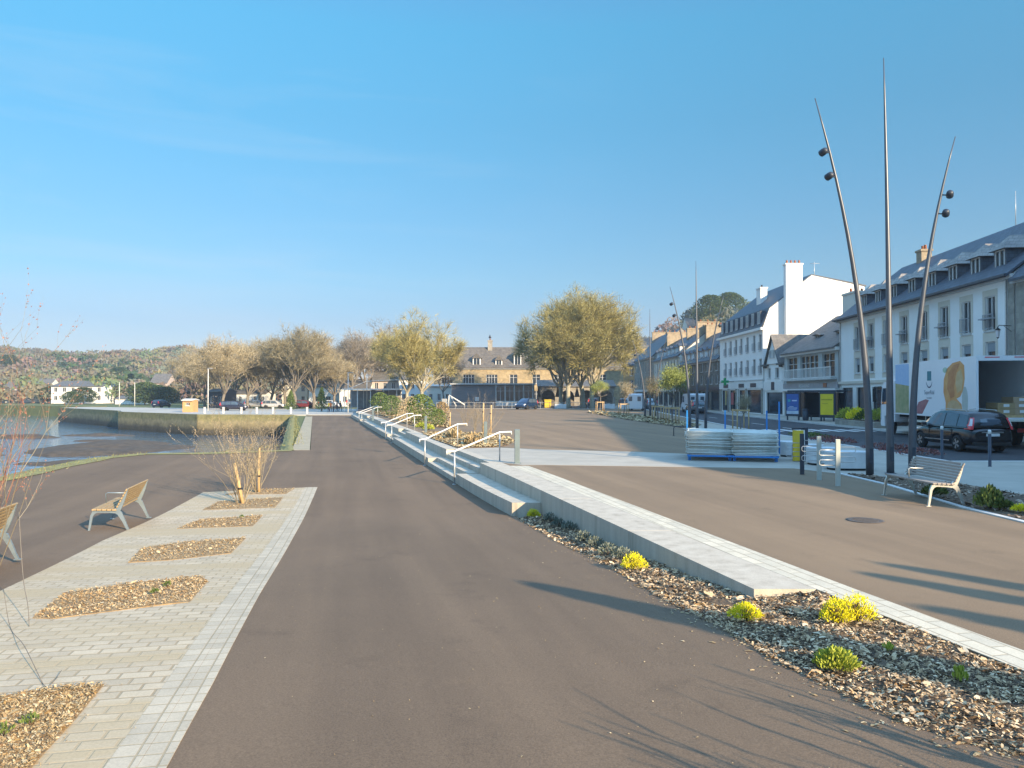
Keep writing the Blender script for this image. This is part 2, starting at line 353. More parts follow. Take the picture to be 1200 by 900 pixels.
# water and mud
m_water, t, p = newmat('tidal_water'); p.inputs['Base Color'].default_value = (.06, .13, .20, 1); p.inputs['Roughness'].default_value = .06
g = N(t, 'ShaderNodeNewGeometry'); q = N(t, 'ShaderNodeMapping'); q.inputs['Scale'].default_value = (1, .35, 1); L2 = t.links.new
n = N(t, 'ShaderNodeTexNoise', Scale=1.6, Detail=4.0); L2(g.outputs['Position'], q.inputs[0]); L2(q.outputs[0], n.inputs['Vector']); bumpn(t, p, n.outputs['Fac'], .5, .16)
wsh = MB(); wsh.quad((-1600, -100, -3.4), (-5, -100, -3.4), (-5, 300, -3.4), (-1600, 300, -3.4)); tag(wsh.build('water', m_water), kind='structure')
m_mud = mat('mud', (.10, .075, .052), (.05, .04, .032), scale=1.2, rough=.95, bump=.8, bscale=3, dist=.1)
bm_ = MB(); nx, ny = 110, 100; X0, X1, Y0, Y1 = -78, -16, 30, 110
for j in range(ny+1):
    for i in range(nx+1):
        x = X0+(X1-X0)*i/nx; y = Y0+(Y1-Y0)*j/ny
        h = -3.9
        for cx, cy, rx, ry, a in ((-43, 81, 6.5, 11, 1.05), (-40, 72.5, 5.5, 4.5, 1.0), (-56, 104, 6, 2.2, .85), (-37, 79, 4.5, 7, .8), (-52, 70, 7, 3, .9), (-50, 92, 3, 2, .8), (-25, 39, 4.5, 4.5, 1.0), (-64, 99, 8, 2.6, .9), (-31, 53, 4, 5, .75), (-60, 84, 4, 2.4, .8), (-36, 62, 5, 3, .78)):
            d = ((x-cx)/rx)**2+((y-cy)/ry)**2; h = max(h, -3.9+a*max(0, 1-d)**.5)
        h += noise.noise((x*.25, y*.25, 1))*.2+noise.noise((x*.9, y*.9, 1))*.06
        if i in (0, nx) or j in (0, ny): h = -4.2
        bm_.v.append((x, y, h))
for j in range(ny):
    for i in range(nx):
        a = j*(nx+1)+i; bm_.f.append((a, a+1, a+nx+2, a+nx+1)); bm_.m.append(0); bm_.sm.append(True)
tag(bm_.build('mudflat', m_mud), kind='structure')
# quay wall
m_quay, t, p = newmat('quay_masonry'); co = N(t, 'ShaderNodeNewGeometry'); sx = N(t, 'ShaderNodeSeparateXYZ'); L2 = t.links.new; L2(co.outputs['Position'], sx.inputs[0])
mr = N(t, 'ShaderNodeMapRange'); mr.inputs['From Min'].default_value = -3.5; mr.inputs['From Max'].default_value = -.6; 
nn = N(t, 'ShaderNodeTexNoise', Scale=.35, Detail=8.0, Roughness=.7); L2(co.outputs['Position'], nn.inputs['Vector'])
ad = N(t, 'ShaderNodeMath', operation='MULTIPLY_ADD'); ad.inputs[1].default_value = .45; L2(nn.outputs['Fac'], ad.inputs[0]); L2(sx.outputs[2], mr.inputs['Value']); L2(mr.outputs[0], ad.inputs[2])
r_ = ramp(t, ad.outputs[0], [(.25, (.04, .035, .025)), (.52, (.09, .075, .05)), (.66, (.22, .18, .10)), (.85, (.30, .25, .14)), (1, (.22, .20, .09))])
n3_ = N(t, 'ShaderNodeTexNoise', Scale=1.6, Detail=6.0, Roughness=.8); L2(co.outputs['Position'], n3_.inputs['Vector']); r3 = ramp(t, n3_.outputs['Fac'], [(.3, (.32, .34, .33)), (.65, (1.3, 1.25, 1.15))])
L2(mixc(t, r_.outputs[0], r3.outputs[0], .8, 'MULTIPLY'), p.inputs['Base Color']); p.inputs['Roughness'].default_value = .9
qb = MB(); SHR = XY(atL(340, 528))
def wallseg(mb, a, b, t_, z0, z1, m=0):
    d = Vector((b[0]-a[0], b[1]-a[1])); d.normalize(); nrm = (-d.y*t_, d.x*t_)
    mb.prism([a, b, (b[0]+nrm[0], b[1]+nrm[1]), (a[0]+nrm[0], a[1]+nrm[1])], z0, z1, m)
for a, b in zip(QW[:6], QW[1:6]): wallseg(qb, a, b, .25, -4.5, -.56)
wallseg(qb, SHR, (-29.5, 104), .5, -4.5, -.80)
tag(qb.build('quay_wall', m_quay), 'old masonry quay wall across the tidal water, mossy above and dark below', 'wall')
# bank below the promenade
m_bank = mat('bank_stones', (.17, .16, .12), (.07, .07, .055), scale=2.5, rough=1, bump=1, bscale=5, dist=.15)
def bank(name, pts, side, mt, rows):
    mb = MB(); k = len(rows); nrm = []
    for i, p in enumerate(pts):
        a = pts[max(i-1, 0)]; b = pts[min(i+1, len(pts)-1)]; d = Vector((b[0]-a[0], b[1]-a[1])).normalized(); nrm.append((-d.y*side, d.x*side))
    for p, n_ in zip(pts, nrm):
        for off, dz in rows: mb.v.append((p[0]+n_[0]*off+noise.noise((p[0], p[1], off))*.15*bool(off), p[1]+n_[1]*off, zL(p[1])+dz))
    for i in range(len(pts)-1):
        for j in range(k-1): mb.f.append((i*k+j, i*k+j+1, (i+1)*k+j+1, (i+1)*k+j)); mb.m.append(0); mb.sm.append(False)
    o = mb.build(name, mt); tag(o, kind='structure'); return o
def dens(pts, step=1.5):
    out = []
    for a, b in zip(pts, pts[1:]):
        n_ = max(1, int(math.dist(a, b)/step)); out += [(a[0]+(b[0]-a[0])*i/n_, a[1]+(b[1]-a[1])*i/n_) for i in range(n_)]
    return out+[pts[-1]]
NEARSH = [(-60, 12)] + SH; SIDESH = [SH[-1], (-29.5, 104)]
m_verge = mat('verge_grass', (.27, .26, .09), (.19, .17, .08), scale=1.5, rough=1, bump=.8, bscale=14, dist=.06)
bank('verge', dens(NEARSH), 1, m_verge, [(-.5, .02), (0.1, .05), (.6, 0), (1.1, -.35)])
bank('bank', dens(NEARSH), 1, m_bank, [(.9, -.22), (1.4, -.6), (3, -1.9), (6, -3.6), (9, -4.2)])
bank('verge', dens(SIDESH), 1, m_verge, [(-.15, .02), (0.1, .05), (.3, -.02), (.55, -.2)])
bank('bank', dens(SIDESH), 1, m_bank, [(.52, -.35), (.65, -1.9), (1.2, -2.9), (2.5, -4.2)])

# lower promenade
BEDL = [XY(atL(u, v)) for u, v in ((607, 607), (660, 637), (727, 670), (790, 707), (847, 735), (913, 773), (1041, 837), (1130, 866), (1200, 885))] + [(4.6, 3.2), (6.2, 0), (8, -6)]
lowp = [(-60, 11)] + SH + [XY(atL(364, 527)), XY(atL(366, 488)), (-28, 104.5)] + [(-19.6, 104.5), (-19.9, 97)] + [(eL(y)+.1, y) for y in (90, 75, 60, 45.3, 38, 30.7, 27, 24.5, 20, 17.6)] + BEDL + [(8, -12), (-60, -12)]
sheet('promenade', lowp, m_asph, fz, skirt=.1, dy=.7)
# bare strip of stone dust beside the verge
m_dust = mat('stone_dust', (.40, .34, .24), (.30, .26, .18), scale=2, rough=1, bump=.5, bscale=20)
sheet('path', [XY(atL(u, v)) for u, v in ((342, 527.5), (363, 527.5), (366, 488), (358, 488))], m_dust, fz, off=.006, skirt=.01, dy=3)
# paver strip with beds
PSR = [XY(atL(u, v)) for u, v in ((372, 571), (304, 697), (250, 800), (195, 900))] + [(-1.75, 3.0), (-1.2, 0), (-.6, -3)]
PSL = [(-4.5, -3), (-5.2, 2), XY(atL(-130, 800)), XY(atL(0, 693)), XY(atL(120, 634)), XY(atL(238, 577))]
def inset(line, d):
    out = []
    for i, p in enumerate(line):
        a = line[max(i-1, 0)]; b = line[min(i+1, len(line)-1)]; v = Vector((b[0]-a[0], b[1]-a[1])).normalized(); out.append((p[0]+v.y*d, p[1]-v.x*d))
    return out
I1 = inset(PSR, .17); I2 = inset(PSR, .36)
sheet('paving', PSR + I1[::-1], m_paveB, fz, off=.006, skirt=.01, dy=.7)
sheet('paving', inset(PSR, .172) + I2[::-1], m_paveB, fz, off=.007, skirt=.01, dy=.7)
sheet('paving', inset(PSR, .362) + PSL, m_paveL, fz, off=.005, skirt=.01, dy=.7)
m_ctread = m_concw
# ================================================================ seating terrace and steps
def band(mb, ys, xa, xb, zt, zb, m=0):       # slab along y between two x-functions, with top at zt(y) and bottom at zb(y)
    n_ = len(ys); b = len(mb.v)
    for y in ys: mb.v += [(xa(y), y, zb(y)), (xa(y), y, zt(y)), (xb(y), y, zt(y)), (xb(y), y, zb(y))]
    for i in range(n_-1):
        a = b+4*i; c = a+4
        for f in ((a, a+1, c+1, c), (a+1, a+2, c+2, c+1), (a+2, a+3, c+3, c+2)): mb.f.append(f[::-1]); mb.m.append(m); mb.sm.append(False)
    for e, rev in ((b, 0), (b+4*(n_-1), 1)):
        f = (e, e+1, e+2, e+3); mb.f.append(f if not rev else f[::-1]); mb.m.append(m); mb.sm.append(False)
def yr(a, b, st=2.0):
    n_ = max(1, round((b-a)/st)); return [a+(b-a)*i/n_ for i in range(n_+1)]
tz = thing('seating_terrace', 'long low concrete seating terrace with steps between promenade and upper plaza', 'terrace', (0, 0, 0))
lo = lambda y: zL(y)-.35
U = lambda y: eU(y); Uo = lambda y: eU(y)+.70
def block(name, a, b, xa, xb, zt):
    mb = MB(); band(mb, yr(a, b), xa, xb, zt, lo); mb.build(name, m_concw, tz)
STA = [(24.7, 30.7), (45.3, 49.0), (74, 78)]
joins = [8.68, 12.4, 16.2, 20.4, 24.7]
def nearend(mb):
    pass
for a, b in zip(joins, joins[1:]): block('upper_block', a+.008, b-.008, U, Uo, lambda y: .004)
for a, b in ((30.7, 38), (38, 45.3), (49, 57), (57, 66), (66, 74), (78, 88), (88, 97)): block('upper_block', a+.008, b-.008, U, Uo, lambda y: .004)
for a, b in ((17.6, 21.1), (21.1, 24.7), (30.7, 38), (38, 45.3), (49, 57), (57, 66), (66, 74), (78, 88), (88, 97)):
    block('lower_block', a+.004, b-.004, eL, lambda y: eU(y)-.004, lambda y: zL(y)+.31)
for a, b in STA:
    for k in range(4):
        mb = MB()
        band(mb, yr(a+.01, b-.01, 1.5), lambda y, k=k: eL(y)+.36*k, lambda y, k=k: (eL(y)+.36*(k+1)-.003 if k < 3 else eU(y)+.70), lambda y, k=k: (zL(y)*(3-k)/4 if k < 3 else .004), lo)
        mb.build('step', m_concw, tz)
# ---- upper plaza
KB = [XY(at(u, v)) for u, v in ((987, 556.5), (1040, 569), (1125, 595), (1200, 613))] + [(9.1, 9), (9.6, 4), (10.4, -6)]
plaza = [(eU(y)+.702, y) for y in (-12, 0, 8.68, 16, 20.2, 25, 31, 38, 45, 60, 80, 97)] + [(-19, 118), (14, 118), (19, 112), (16, 70), (14.4, 45), (14.3, 25), (9.3, 22.5)] + KB + [(10.4, -12)]
sheet('plaza', plaza, m_plaza, 0.0, skirt=.8)
sheet('paving', [(eU(y)+.705, y) for y in (-12, 0, 8.68, 16, 20.2, 23.6)] + [(eU(y)+1.14+max(0, (y-9))*.008, y) for y in (23.6, 20.2, 16, 8.68, 0, -12)], m_paveR, .005, skirt=.01)
lp = [XY(at(u, v)) for u, v in ((560, 523.5), (640, 527), (745, 529.5), (806, 532))] + [(9.9, 40), (10.6, 46), (12.0, 58), (15.2, 62), (14.55, 45), (14.35, 25.3), (26, 25.3), (26, -8), (12.2, -8), (11.7, 10)] + \
     [XY(at(u, v)) for u, v in ((1200, 580), (1122, 566), (1030, 558.5), (990, 556), (930, 549), (815, 547.5), (640, 545), (612, 545))] + [(eU(24.6)+.705, 24.6), (eU(30.7)+.705, 30.7)]
sheet('pavement', lp, m_pale, .005, skirt=.02)
kb = MB()
for a, b in zip([XY(at(975, 554))] + KB, KB): wallseg(kb, a, b, .13, -.3, .02)
tag(kb.build('kerb', m_kerb), kind='structure')
# street
ST = [(14.4, 25.3), (14.6, 45), (15.6, 60), (17.2, 80), (19.4, 110), (23, 180)]
SR = [(25.2, 180), (24.5, 110), (24.0, 80), (23.3, 60), (22.9, 45), (23.4, 33), (26, 25.3)]
sheet('street', [(a[0]-.02, a[1]) for a in ST] + SR, m_road, -.10, skirt=.2)
kb = MB()
for a, b in zip(ST, ST[1:]): wallseg(kb, a, b, .18, -.3, .02)
for a, b in zip(SR, SR[1:]): wallseg(kb, a, b, .18, -.3, .03)
wallseg(kb, (26, 25.3), (14.4, 25.3), .18, -.3, .015)
tag(kb.build('kerb', m_kerb), kind='structure')
sheet('pavement', [(a[0]+.18, a[1]) for a in SR] + [(32, 25.3), (32, 180)], m_pale, .02, skirt=.3)
sheet('pavement', [(14.2, 62), (15.0, 62), (16.9, 80), (19.1, 110), (22.6, 180), (17, 180), (16.2, 118), (14.1, 118)], m_pale, -.012, skirt=.3)
sheet('town_ground', [(-19.5, 118), (-19.5, 97.2), (-21, 104.4), (-30, 150), (-30, 400), (260, 400), (260, -60), (30, -60), (30, 118)], m_road, -.05, skirt=.7)
m_qc = mat('quay_concrete', (.46, .44, .39), (.36, .34, .30), scale=.15, rough=.9)
sheet('quay', [(-20, 104.6), (-29.4, 104.6), (-43, 106.1), (-62, 122.1), (-66.5, 130.5), (-93, 158.5), (-93.5, 168), (-50, 148), (-20, 146)], m_qc, -.57, skirt=.3)
mk = MB()
for y in (50, 58, 66, 74, 84, 96): mk.box(18.6+(y-50)*.045, 18.75+(y-50)*.045, y, y+3, -.096, -.094)
for i in range(8): mk.box(15.3+i*.95, 15.8+i*.95, 47.2, 50.2, -.096, -.094)
tag(mk.build('road_marking', mat('road_paint', (.7, .7, .68), (.5, .5, .48), rough=.7)), kind='structure')
# long white joint of the plaza's far side
sheet('kerb', [(-19, 117.6), (14, 117.6), (14, 118.1), (-19, 118.1)], m_kerb, .02, skirt=.1)

# ================================================================ planting beds, mulch and plants
def inpoly(x, y, P):
    c = False; n_ = len(P)
    for i in range(n_):
        x1, y1 = P[i]; x2, y2 = P[i-1]
        if (y1 > y) != (y2 > y) and x < (x2-x1)*(y-y1)/(y2-y1)+x1: c = not c
    return c
m_bark = leafmat('bark_chips', [(0, (.07, .045, .03)), (.2, (.20, .135, .08)), (.5, (.40, .28, .16)), (.8, (.58, .43, .26)), (1, (.72, .58, .40))])
m_bark2 = leafmat('fresh_bark_chips', [(0, (.20, .11, .05)), (.3, (.36, .24, .12)), (.7, (.50, .36, .19)), (1, (.64, .50, .31))])
def chips(name, P, zf, n_, size, mt, label, seed=1, far=True):
    r = random.Random(seed); mb = MB(); xs = [p[0] for p in P]; ys = [p[1] for p in P]; got = 0; tr = 0
    while got < n_ and tr < n_*12:
        tr += 1
        x = r.uniform(min(xs), max(xs)); y = r.uniform(min(ys), max(ys))
        if not inpoly(x, y, P): continue
        if far and r.random() > (6.5/max(y, 4))**1.2: continue
        got += 1
        l = size*math.exp(r.gauss(0, .42))*(.75+y*.03); w_ = l*r.uniform(.16, .62); h = size*.14
        T = Matrix.Translation((x, y, zf(x, y)+r.uniform(.0, .025))) @ Matrix.Rotation(r.uniform(0, 6.28), 4, 'Z') @ Matrix.Rotation(r.gauss(0, .35), 4, 'X') @ Matrix.Rotation(r.gauss(0, .35), 4, 'Y')
        vs = [T @ Vector(q_) for q_ in ((-l/2, -w_*.3, 0), (0, -w_/2, h), (l/2, -w_*.2, 0), (l*.45, w_*.35, 0), (0, w_/2, h*.7), (-l*.4, w_*.3, 0))]
        mb.add(vs, [(0, 1, 4, 5), (1, 2, 3, 4)])
    o = mb.build(name, mt); tag(o, label, kind='stuff'); return o
def mound(P, zf, amp=.03):
    return lambda x, y: zf(x, y)+.03+amp*noise.noise((x*3.1, y*3.1, 0))+amp*.5*noise.noise((x*9, y*9, 3))
# big bed beside the wall
BEDR = [(eU(y)+.70, y) for y in (-6, 0, 3, 5, 7, 8.60)] + [(2.72, 8.66)] + [(eU(y)-.01, y) for y in (10.5, 12.5, 14.5, 16.5, 17.55)]
BEDP = BEDR + BEDL[:]
BL_ = sorted((p[1], p[0]) for p in BEDL)
def zbed(x, y):
    if y > 8.7: return zL(y)+.015-.06*max(0, 1-min(abs(x-e) for e in (lerp(y, BL_),))/.35)
    xl = lerp(-y, [(-9, 2.4), (-6.7, 2.2), (-5.0, 2.9), (-3.2, 4.6), (0, 6.2), (6, 8)]) if y > -6 else 8
    t_ = min(1, max(0, (x-xl)/max(.3, eU(y)+.7-xl))); return zL(y)*(1-t_)+(-.06)*t_-.045+.06*min(1, t_*5)
zb1 = mound(None, zbed, .035)
sheet('planting_bed', BEDP, m_soil, zb1, skirt=.1, dy=.25, dx=.25)
BEDC = BEDR + [(p[0]-.05, p[1]-.05) for p in BEDL]
chips('bark_mulch', BEDC, lambda x, y: max(zb1(x, y), zL(y)+.004 if y > 4 else -9), 32000, .035, m_bark, 'brown and tan bark mulch along the concrete wall', 3)
# edging between mulch and the paver strip
# kerb-side bed by the slatted bench
KB2 = [XY(at(u, v)) for u, v in ((1000, 556), (1030, 559.5), (1122, 567), (1200, 581))] + [(11.7, 10), (12.2, 0), (12.2, -6)]
P2 = [(p[0]+.14, p[1]+.02) for p in KB] + KB2[::-1]
zb2 = lambda x, y: .03+.02*noise.noise((x*3, y*3, 0))
sheet('planting_bed', P2, m_soil, zb2, skirt=.1, dy=.5, dx=.5)
chips('bark_mulch', P2, zb2, 5000, .06, leafmat('grey_bark', [(0, (.10, .07, .05)), (.5, (.28, .20, .14)), (1, (.45, .36, .28))]), 'greyish bark mulch behind the white kerb and slatted bench', 4, far=False)
m_soil2 = mat('tan_soil', (.34, .24, .13), (.24, .16, .085), scale=8, rough=1, bump=.8, bscale=30, dist=.02)
# left beds
LB = [((-60, 828), (60, 808), (122, 803), (90, 842), (40, 897), (20, 925), (-80, 925)), ((38, 725), (75, 696), (150, 684), (236, 676), (243, 682), (222, 706), (140, 716), (62, 726)),
      ((150, 660), (166, 643), (220, 635), (288, 631), (270, 649), (200, 657)), ((207, 620), (235, 609), (308, 604), (296, 617)), ((237, 598), (257, 588), (332, 583), (322, 595)), ((264, 580), (290, 574), (345, 572.5), (335, 579))]
lbn = ['tan bark mulch in the paving bed at the very front', 'tan bark mulch in the second paving bed with one dark tuft', 'tan bark mulch in the third paving bed, long and bare', 'tan bark mulch in the fourth paving bed with a green sprig', 'tan bark mulch in the fifth paving bed under the bare shrub', 'tan bark mulch in the last paving bed before the asphalt']
LBW = []
for i, P in enumerate(LB):
    W = [XY(atL(*q_)) for q_ in P]; LBW.append(W)
    zf = lambda x, y: zL(y)+.012+.012*noise.noise((x*4, y*4, 0))
    sheet('planting_bed', W, m_soil2, zf, skirt=.05, dy=.3, dx=.3)
    chips('bark_mulch', W, zf, [11000, 8000, 4200, 2600, 1600, 1100][i], .020, m_bark2, lbn[i], 10+i, far=False)
# loose chips strewn past the edges of the beds, and rough grass along the verge
r_ = random.Random(77); mb = MB()
def loosechip(x, y, z, sz):
    l = sz*math.exp(r_.gauss(0, .4)); w_ = l*r_.uniform(.2, .6); T = Matrix.Translation((x, y, z)) @ Matrix.Rotation(r_.uniform(0, 6.28), 4, 'Z') @ Matrix.Rotation(r_.gauss(0, .15), 4, 'X')
    mb.add([T @ Vector(q_) for q_ in ((-l/2, -w_*.3, 0), (0, -w_/2, .004), (l/2, -w_*.2, 0), (l*.4, w_*.35, 0), (0, w_/2, .003), (-l*.4, w_*.3, 0))], [(0, 1, 4, 5), (1, 2, 3, 4)])
for _ in range(900):
    i = r_.randrange(len(BEDL)-1); t_ = r_.random(); x = BEDL[i][0]*(1-t_)+BEDL[i+1][0]*t_; y = BEDL[i][1]*(1-t_)+BEDL[i+1][1]*t_; d_ = r_.expovariate(9)
    loosechip(x-d_, y-d_*.4, zL(y-d_*.4)+.006, .026)
for W in LBW:
    for _ in range(160):
        i = r_.randrange(len(W)); a, b = W[i-1], W[i]; t_ = r_.random(); d_ = r_.expovariate(12); an = r_.uniform(0, 6.28); x = a[0]*(1-t_)+b[0]*t_+math.cos(an)*d_; y = a[1]*(1-t_)+b[1]*t_+math.sin(an)*d_
        loosechip(x, y, zL(y)+.012, .018)
for _ in range(260): x = r_.uniform(-3, 4); y = r_.uniform(3.2, 16); loosechip(x*.6+1-y*.2, y, zL(y)+.006, .016) if x*.6+1-y*.2 < eU(y)-1.2 and not inpoly(x*.6+1-y*.2, y, BEDP) else None
tag(mb.build('loose_chips', m_bark2), 'loose bark chips strewn on the asphalt and pavers around the beds', kind='stuff')
mb = MB(); vg = dens(NEARSH[1:5], .4)+dens([NEARSH[5], (-12.3, 44), (-29.5, 104)], .5)
for (x, y) in vg:
    for _ in range(12 if y < 38 else 7):
        bx, by = x+r_.gauss(0, .22), y+r_.gauss(0, .22)+.15; hgt = r_.uniform(.04, .13); an = r_.uniform(0, 6.28); dx_, dy_ = math.cos(an)*.02, math.sin(an)*.02; z = zL(by)
        mb.add([(bx-dx_, by-dy_, z), (bx+dx_, by+dy_, z), (bx+r_.gauss(0, .05), by+r_.gauss(0, .05), z+hgt)], [(0, 1, 2)])
tag(mb.build('grass', leafmat('verge_blades', [(0, (.12, .12, .05)), (.5, (.22, .22, .08)), (1, (.36, .33, .16))])), 'rough mossy grass between asphalt and tidal water', kind='stuff')
# bed between the railings, and further on
m_tan = leafmat('dry_grass', [(0, (.22, .16, .09)), (.5, (.40, .31, .17)), (1, (.54, .44, .27))])
PB1 = [(-2.2, 31.2), (-.75, 31.6), (-.2, 33), (.1, 36), (-.6, 41.5), (-3.6, 43.5), (-5.2, 44.5), (-4.0, 38)]
PB2 = [(eU(y)+1.5, y) for y in (52, 66, 80, 92)] + [(eU(92)+6, 92), (eU(80)+6.5, 80), (eU(66)+6, 66), (eU(52)+4.2, 50)]
PB3 = [XY(at(u, v)) for u, v in ((806, 502.5), (770, 497), (735, 492), (700, 485.5), (690, 484), (700, 482), (760, 488), (822, 498))]
for P, lb, cnt, sd_ in ((PB1, 'dry tan mulch and grass stubble between the first railings', 3000, 31), (PB2, 'dry tan ground cover in the long bed of shrubs', 4500, 32), (PB3, 'straw coloured ground cover under the boxed street trees', 2600, 33)):
    sheet('planting_bed', P, m_soil, lambda x, y: .03, skirt=.1, dy=2)
    chips('bark_mulch', P, lambda x, y: .04, cnt*2, .07, m_tan, lb, sd_, far=False)

def tuft(name, loc, n_, r0, h, ls, mt, label, cat='plant', group=None, seed=1, dome=True, up=.5):
    r = random.Random(seed); mb = MB(); m2 = MB()
    for _ in range(n_):
        a = r.uniform(0, 6.28); e = math.acos(1-r.random()*.95) if dome else r.uniform(0, .5)
        rr = r0*(r.random()**.33)*(1+.25*noise.noise((a*1.5, e*2, seed)))
        p = Vector((rr*math.sin(e)*math.cos(a), rr*math.sin(e)*math.sin(a), .02+h*(r.random()**.4)*math.cos(e)*(1+.2*noise.noise((a*2, 5, seed)))))
        d = Vector((p.x, p.y, up*h+r.random()*h)).normalized(); s_ = d.cross(Vector((r.gauss(0, 1), r.gauss(0, 1), .3))).normalized()
        l = ls*r.uniform(.6, 1.3); wv = s_*l*.22
        mb.add([p, p+d*l*.5+wv, p+d*l, p+d*l*.5-wv], [(0, 1, 2, 3)])
    for _ in range(max(4, n_//40)):
        a = r.uniform(0, 6.28); rr = r0*r.random()*.7
        m2.tube([(rr*.2*math.cos(a), rr*.2*math.sin(a), 0), (rr*math.cos(a), rr*math.sin(a), h*.7)], [.006, .003], 3)
    t_ = thing(name, label, cat, loc, r.uniform(0, 6), group)
    mb.build('leaves', mt, t_); m2.build('stem', m_soil, t_); return t_
m_yel = leafmat('spurge_flowers', [(0, (.50, .50, .02)), (.4, (.78, .70, .02)), (1, (.95, .85, .04))])
m_grn = leafmat('green_leaves', [(0, (.045, .075, .018)), (.5, (.10, .15, .035)), (1, (.20, .24, .07))])
m_lime = leafmat('lime_leaves', [(0, (.20, .26, .03)), (.5, (.38, .42, .06)), (1, (.52, .55, .10))])
m_blg = leafmat('lavender_leaves', [(0, (.08, .10, .08)), (.5, (.16, .19, .15)), (1, (.28, .30, .26))])
def onbed(u, v):
    z = -.2
    for _ in range(20):
        p = at(u, v, z); z = zb1(p.x, p.y)
    return (p.x, p.y, z)
for i, (u, v, r0, h, lab) in enumerate(((625, 606, .16, .16, 'small yellow spurge at the end of the lower terrace'), (743, 667, .19, .2, 'yellow spurge cushion halfway along the concrete wall'),
        (873, 726, .17, .15, 'low yellow spurge at the corner of the concrete wall'), (980, 729, .15, .22, 'bright yellow spurge clump in open mulch, smaller half of the pair'), (1004, 727, .20, .24, 'bright yellow spurge clump in open mulch, bigger half of the pair'))):
    tuft('spurge', onbed(u, v), 1500, r0, h, .022, m_yel, lab, group='yellow spurge plants in the bed', seed=i+1)
tuft('spurge', onbed(980, 783), 1500, .17, .13, .035, m_lime, 'yellow green feathery plant in the mulch nearest the asphalt', seed=9, up=1.0)
tuft('grass_tuft', onbed(1126, 800), 90, .05, .09, .045, m_lime, 'thin pale green tuft near the paver edge', seed=10, up=1.5)
tuft('grass_tuft', onbed(1042, 765), 60, .045, .05, .035, m_lime, 'tiny green sprig behind the feathery plant', seed=11, up=1.5)
for i, (u, v) in enumerate(((645, 611), (655, 617), (668, 622), (684, 634), (697, 641), (712, 650), (728, 655))):
    tuft('lavender', onbed(u, v), 240, .16, .14, .05, m_blg, 'grey green lavender cushion under the wall, %s' % ('by the lower terrace end', 'second from the lower terrace', 'third from the lower terrace', 'in the middle of the row', 'just past the middle of the row', 'next to last before the spurge', 'beside the yellow spurge')[i], group='lavender at the foot of the wall', seed=20+i)
for i, (u, v, bi, lab) in enumerate(((181, 700, 1, 'dark sprig in the second paving bed'), (283, 609, 3, 'green sprig in the fourth paving bed'), (196, 691, 1, 'little brown green sprig near the end of the second paving bed'), (35, 855, 0, 'dry sprig in the front paving bed'), (5, 868, 0, 'green weed at the edge of the front paving bed'))):
    p_ = atL(u, v); tuft('sprig', (p_.x, p_.y, p_.z+.03), 60, .05, .045, .03, m_grn, lab, seed=40+i, up=1)
tuft('shrub', XY(at(1160, 598))+(.04,), 700, .24, .36, .10, m_grn, 'dark green rosemary bush behind the white kerb', seed=51, up=1.4)
tuft('shrub', XY(at(1196, 603))+(.04,), 500, .15, .12, .04, m_yel, 'yellow spurge behind the white kerb at the frame edge', seed=52)
tuft('shrub', XY(at(1094, 583))+(.04,), 320, .25, .18, .08, m_grn, 'low green plant behind the slatted bench', seed=53)
tuft('shrub', XY(at(1178, 600))+(.04,), 200, .15, .12, .08, m_grn, 'small green plant beside the rosemary bush', seed=54)
# ================================================================ street furniture
TYZ = Matrix(((0, 0, 1, 0), (1, 0, 0, 0), (0, 1, 0, 0), (0, 0, 0, 1)))      # (a, b, c) -> x=c, y=a, z=b
def stroke(pts, ws):
    l, r_ = [], []
    for i, p in enumerate(pts):
        a = pts[max(i-1, 0)]; b = pts[min(i+1, len(pts)-1)]; d = Vector((b[0]-a[0], b[1]-a[1])).normalized()
        l.append((p[0]-d.y*ws[i]/2, p[1]+d.x*ws[i]/2)); r_.append((p[0]+d.y*ws[i]/2, p[1]-d.x*ws[i]/2))
    return l + r_[::-1]
def strip_prism(mb, pts, ws, x0, x1, m=0):
    n_ = len(pts); S = stroke(pts, ws); Lf = S[:n_]; Rt = S[n_:][::-1]
    for i in range(n_-1):
        mb.prism([Lf[i], Lf[i+1], Rt[i+1], Rt[i]], x0, x1, m, TYZ)
def bench(loc, rz, label, wood, metal):
    b = thing('park_bench', label, 'bench', loc, rz, 'slatted benches with cast metal frames')
    for sx in (-.86, .82):
        mb = MB()
        strip_prism(mb, [(-.36, 0), (-.335, .15), (-.31, .32), (-.27, .395), (-.2, .415), (0, .405), (.10, .40), (.17, .44), (.22, .52), (.28, .66), (.335, .84)],
                    [.035, .04, .05, .07, .055, .055, .075, .11, .075, .05, .035], sx, sx+.04)
        strip_prism(mb, [(.12, .42), (.20, .36), (.27, .22), (.33, .08), (.37, 0)], [.09, .09, .06, .045, .04], sx+.001, sx+.039)
        mb.box(sx-.01, sx+.05, -.41, -.32, 0, .012); mb.box(sx-.01, sx+.05, .32, .42, 0, .012)
        mb.build('side_frame', metal, b)
    mb = MB()
    for k in range(5): y = -.30+k*.092; mb.bbox(-.90, .90, y, y+.078, .436-.004*k, .466-.004*k, .006)
    mb.build('seat', wood, b)
    mb = MB()
    for k in range(7):
        t_ = k/6; y = .165+t_*.165; z = .50+t_*.325
        T = Matrix.Translation((0, y, z)) @ Matrix.Rotation(-.42, 4, 'X'); mb.bbox(-.90, .90, -.015, .012, -.021, .021, .005, 0, T)
    mb.build('backrest', wood, b)
    mb = MB(); mb.tube([(0, -.27, .47), (0, -.28, .66), (0, -.24, .675), (0, .20, .66)], .011, 6); mb.build('armrest', metal, b)
    return b
m_cast = mat('cast_aluminium', (.62, .60, .54), (.52, .51, .46), rough=.35, metal=.6)
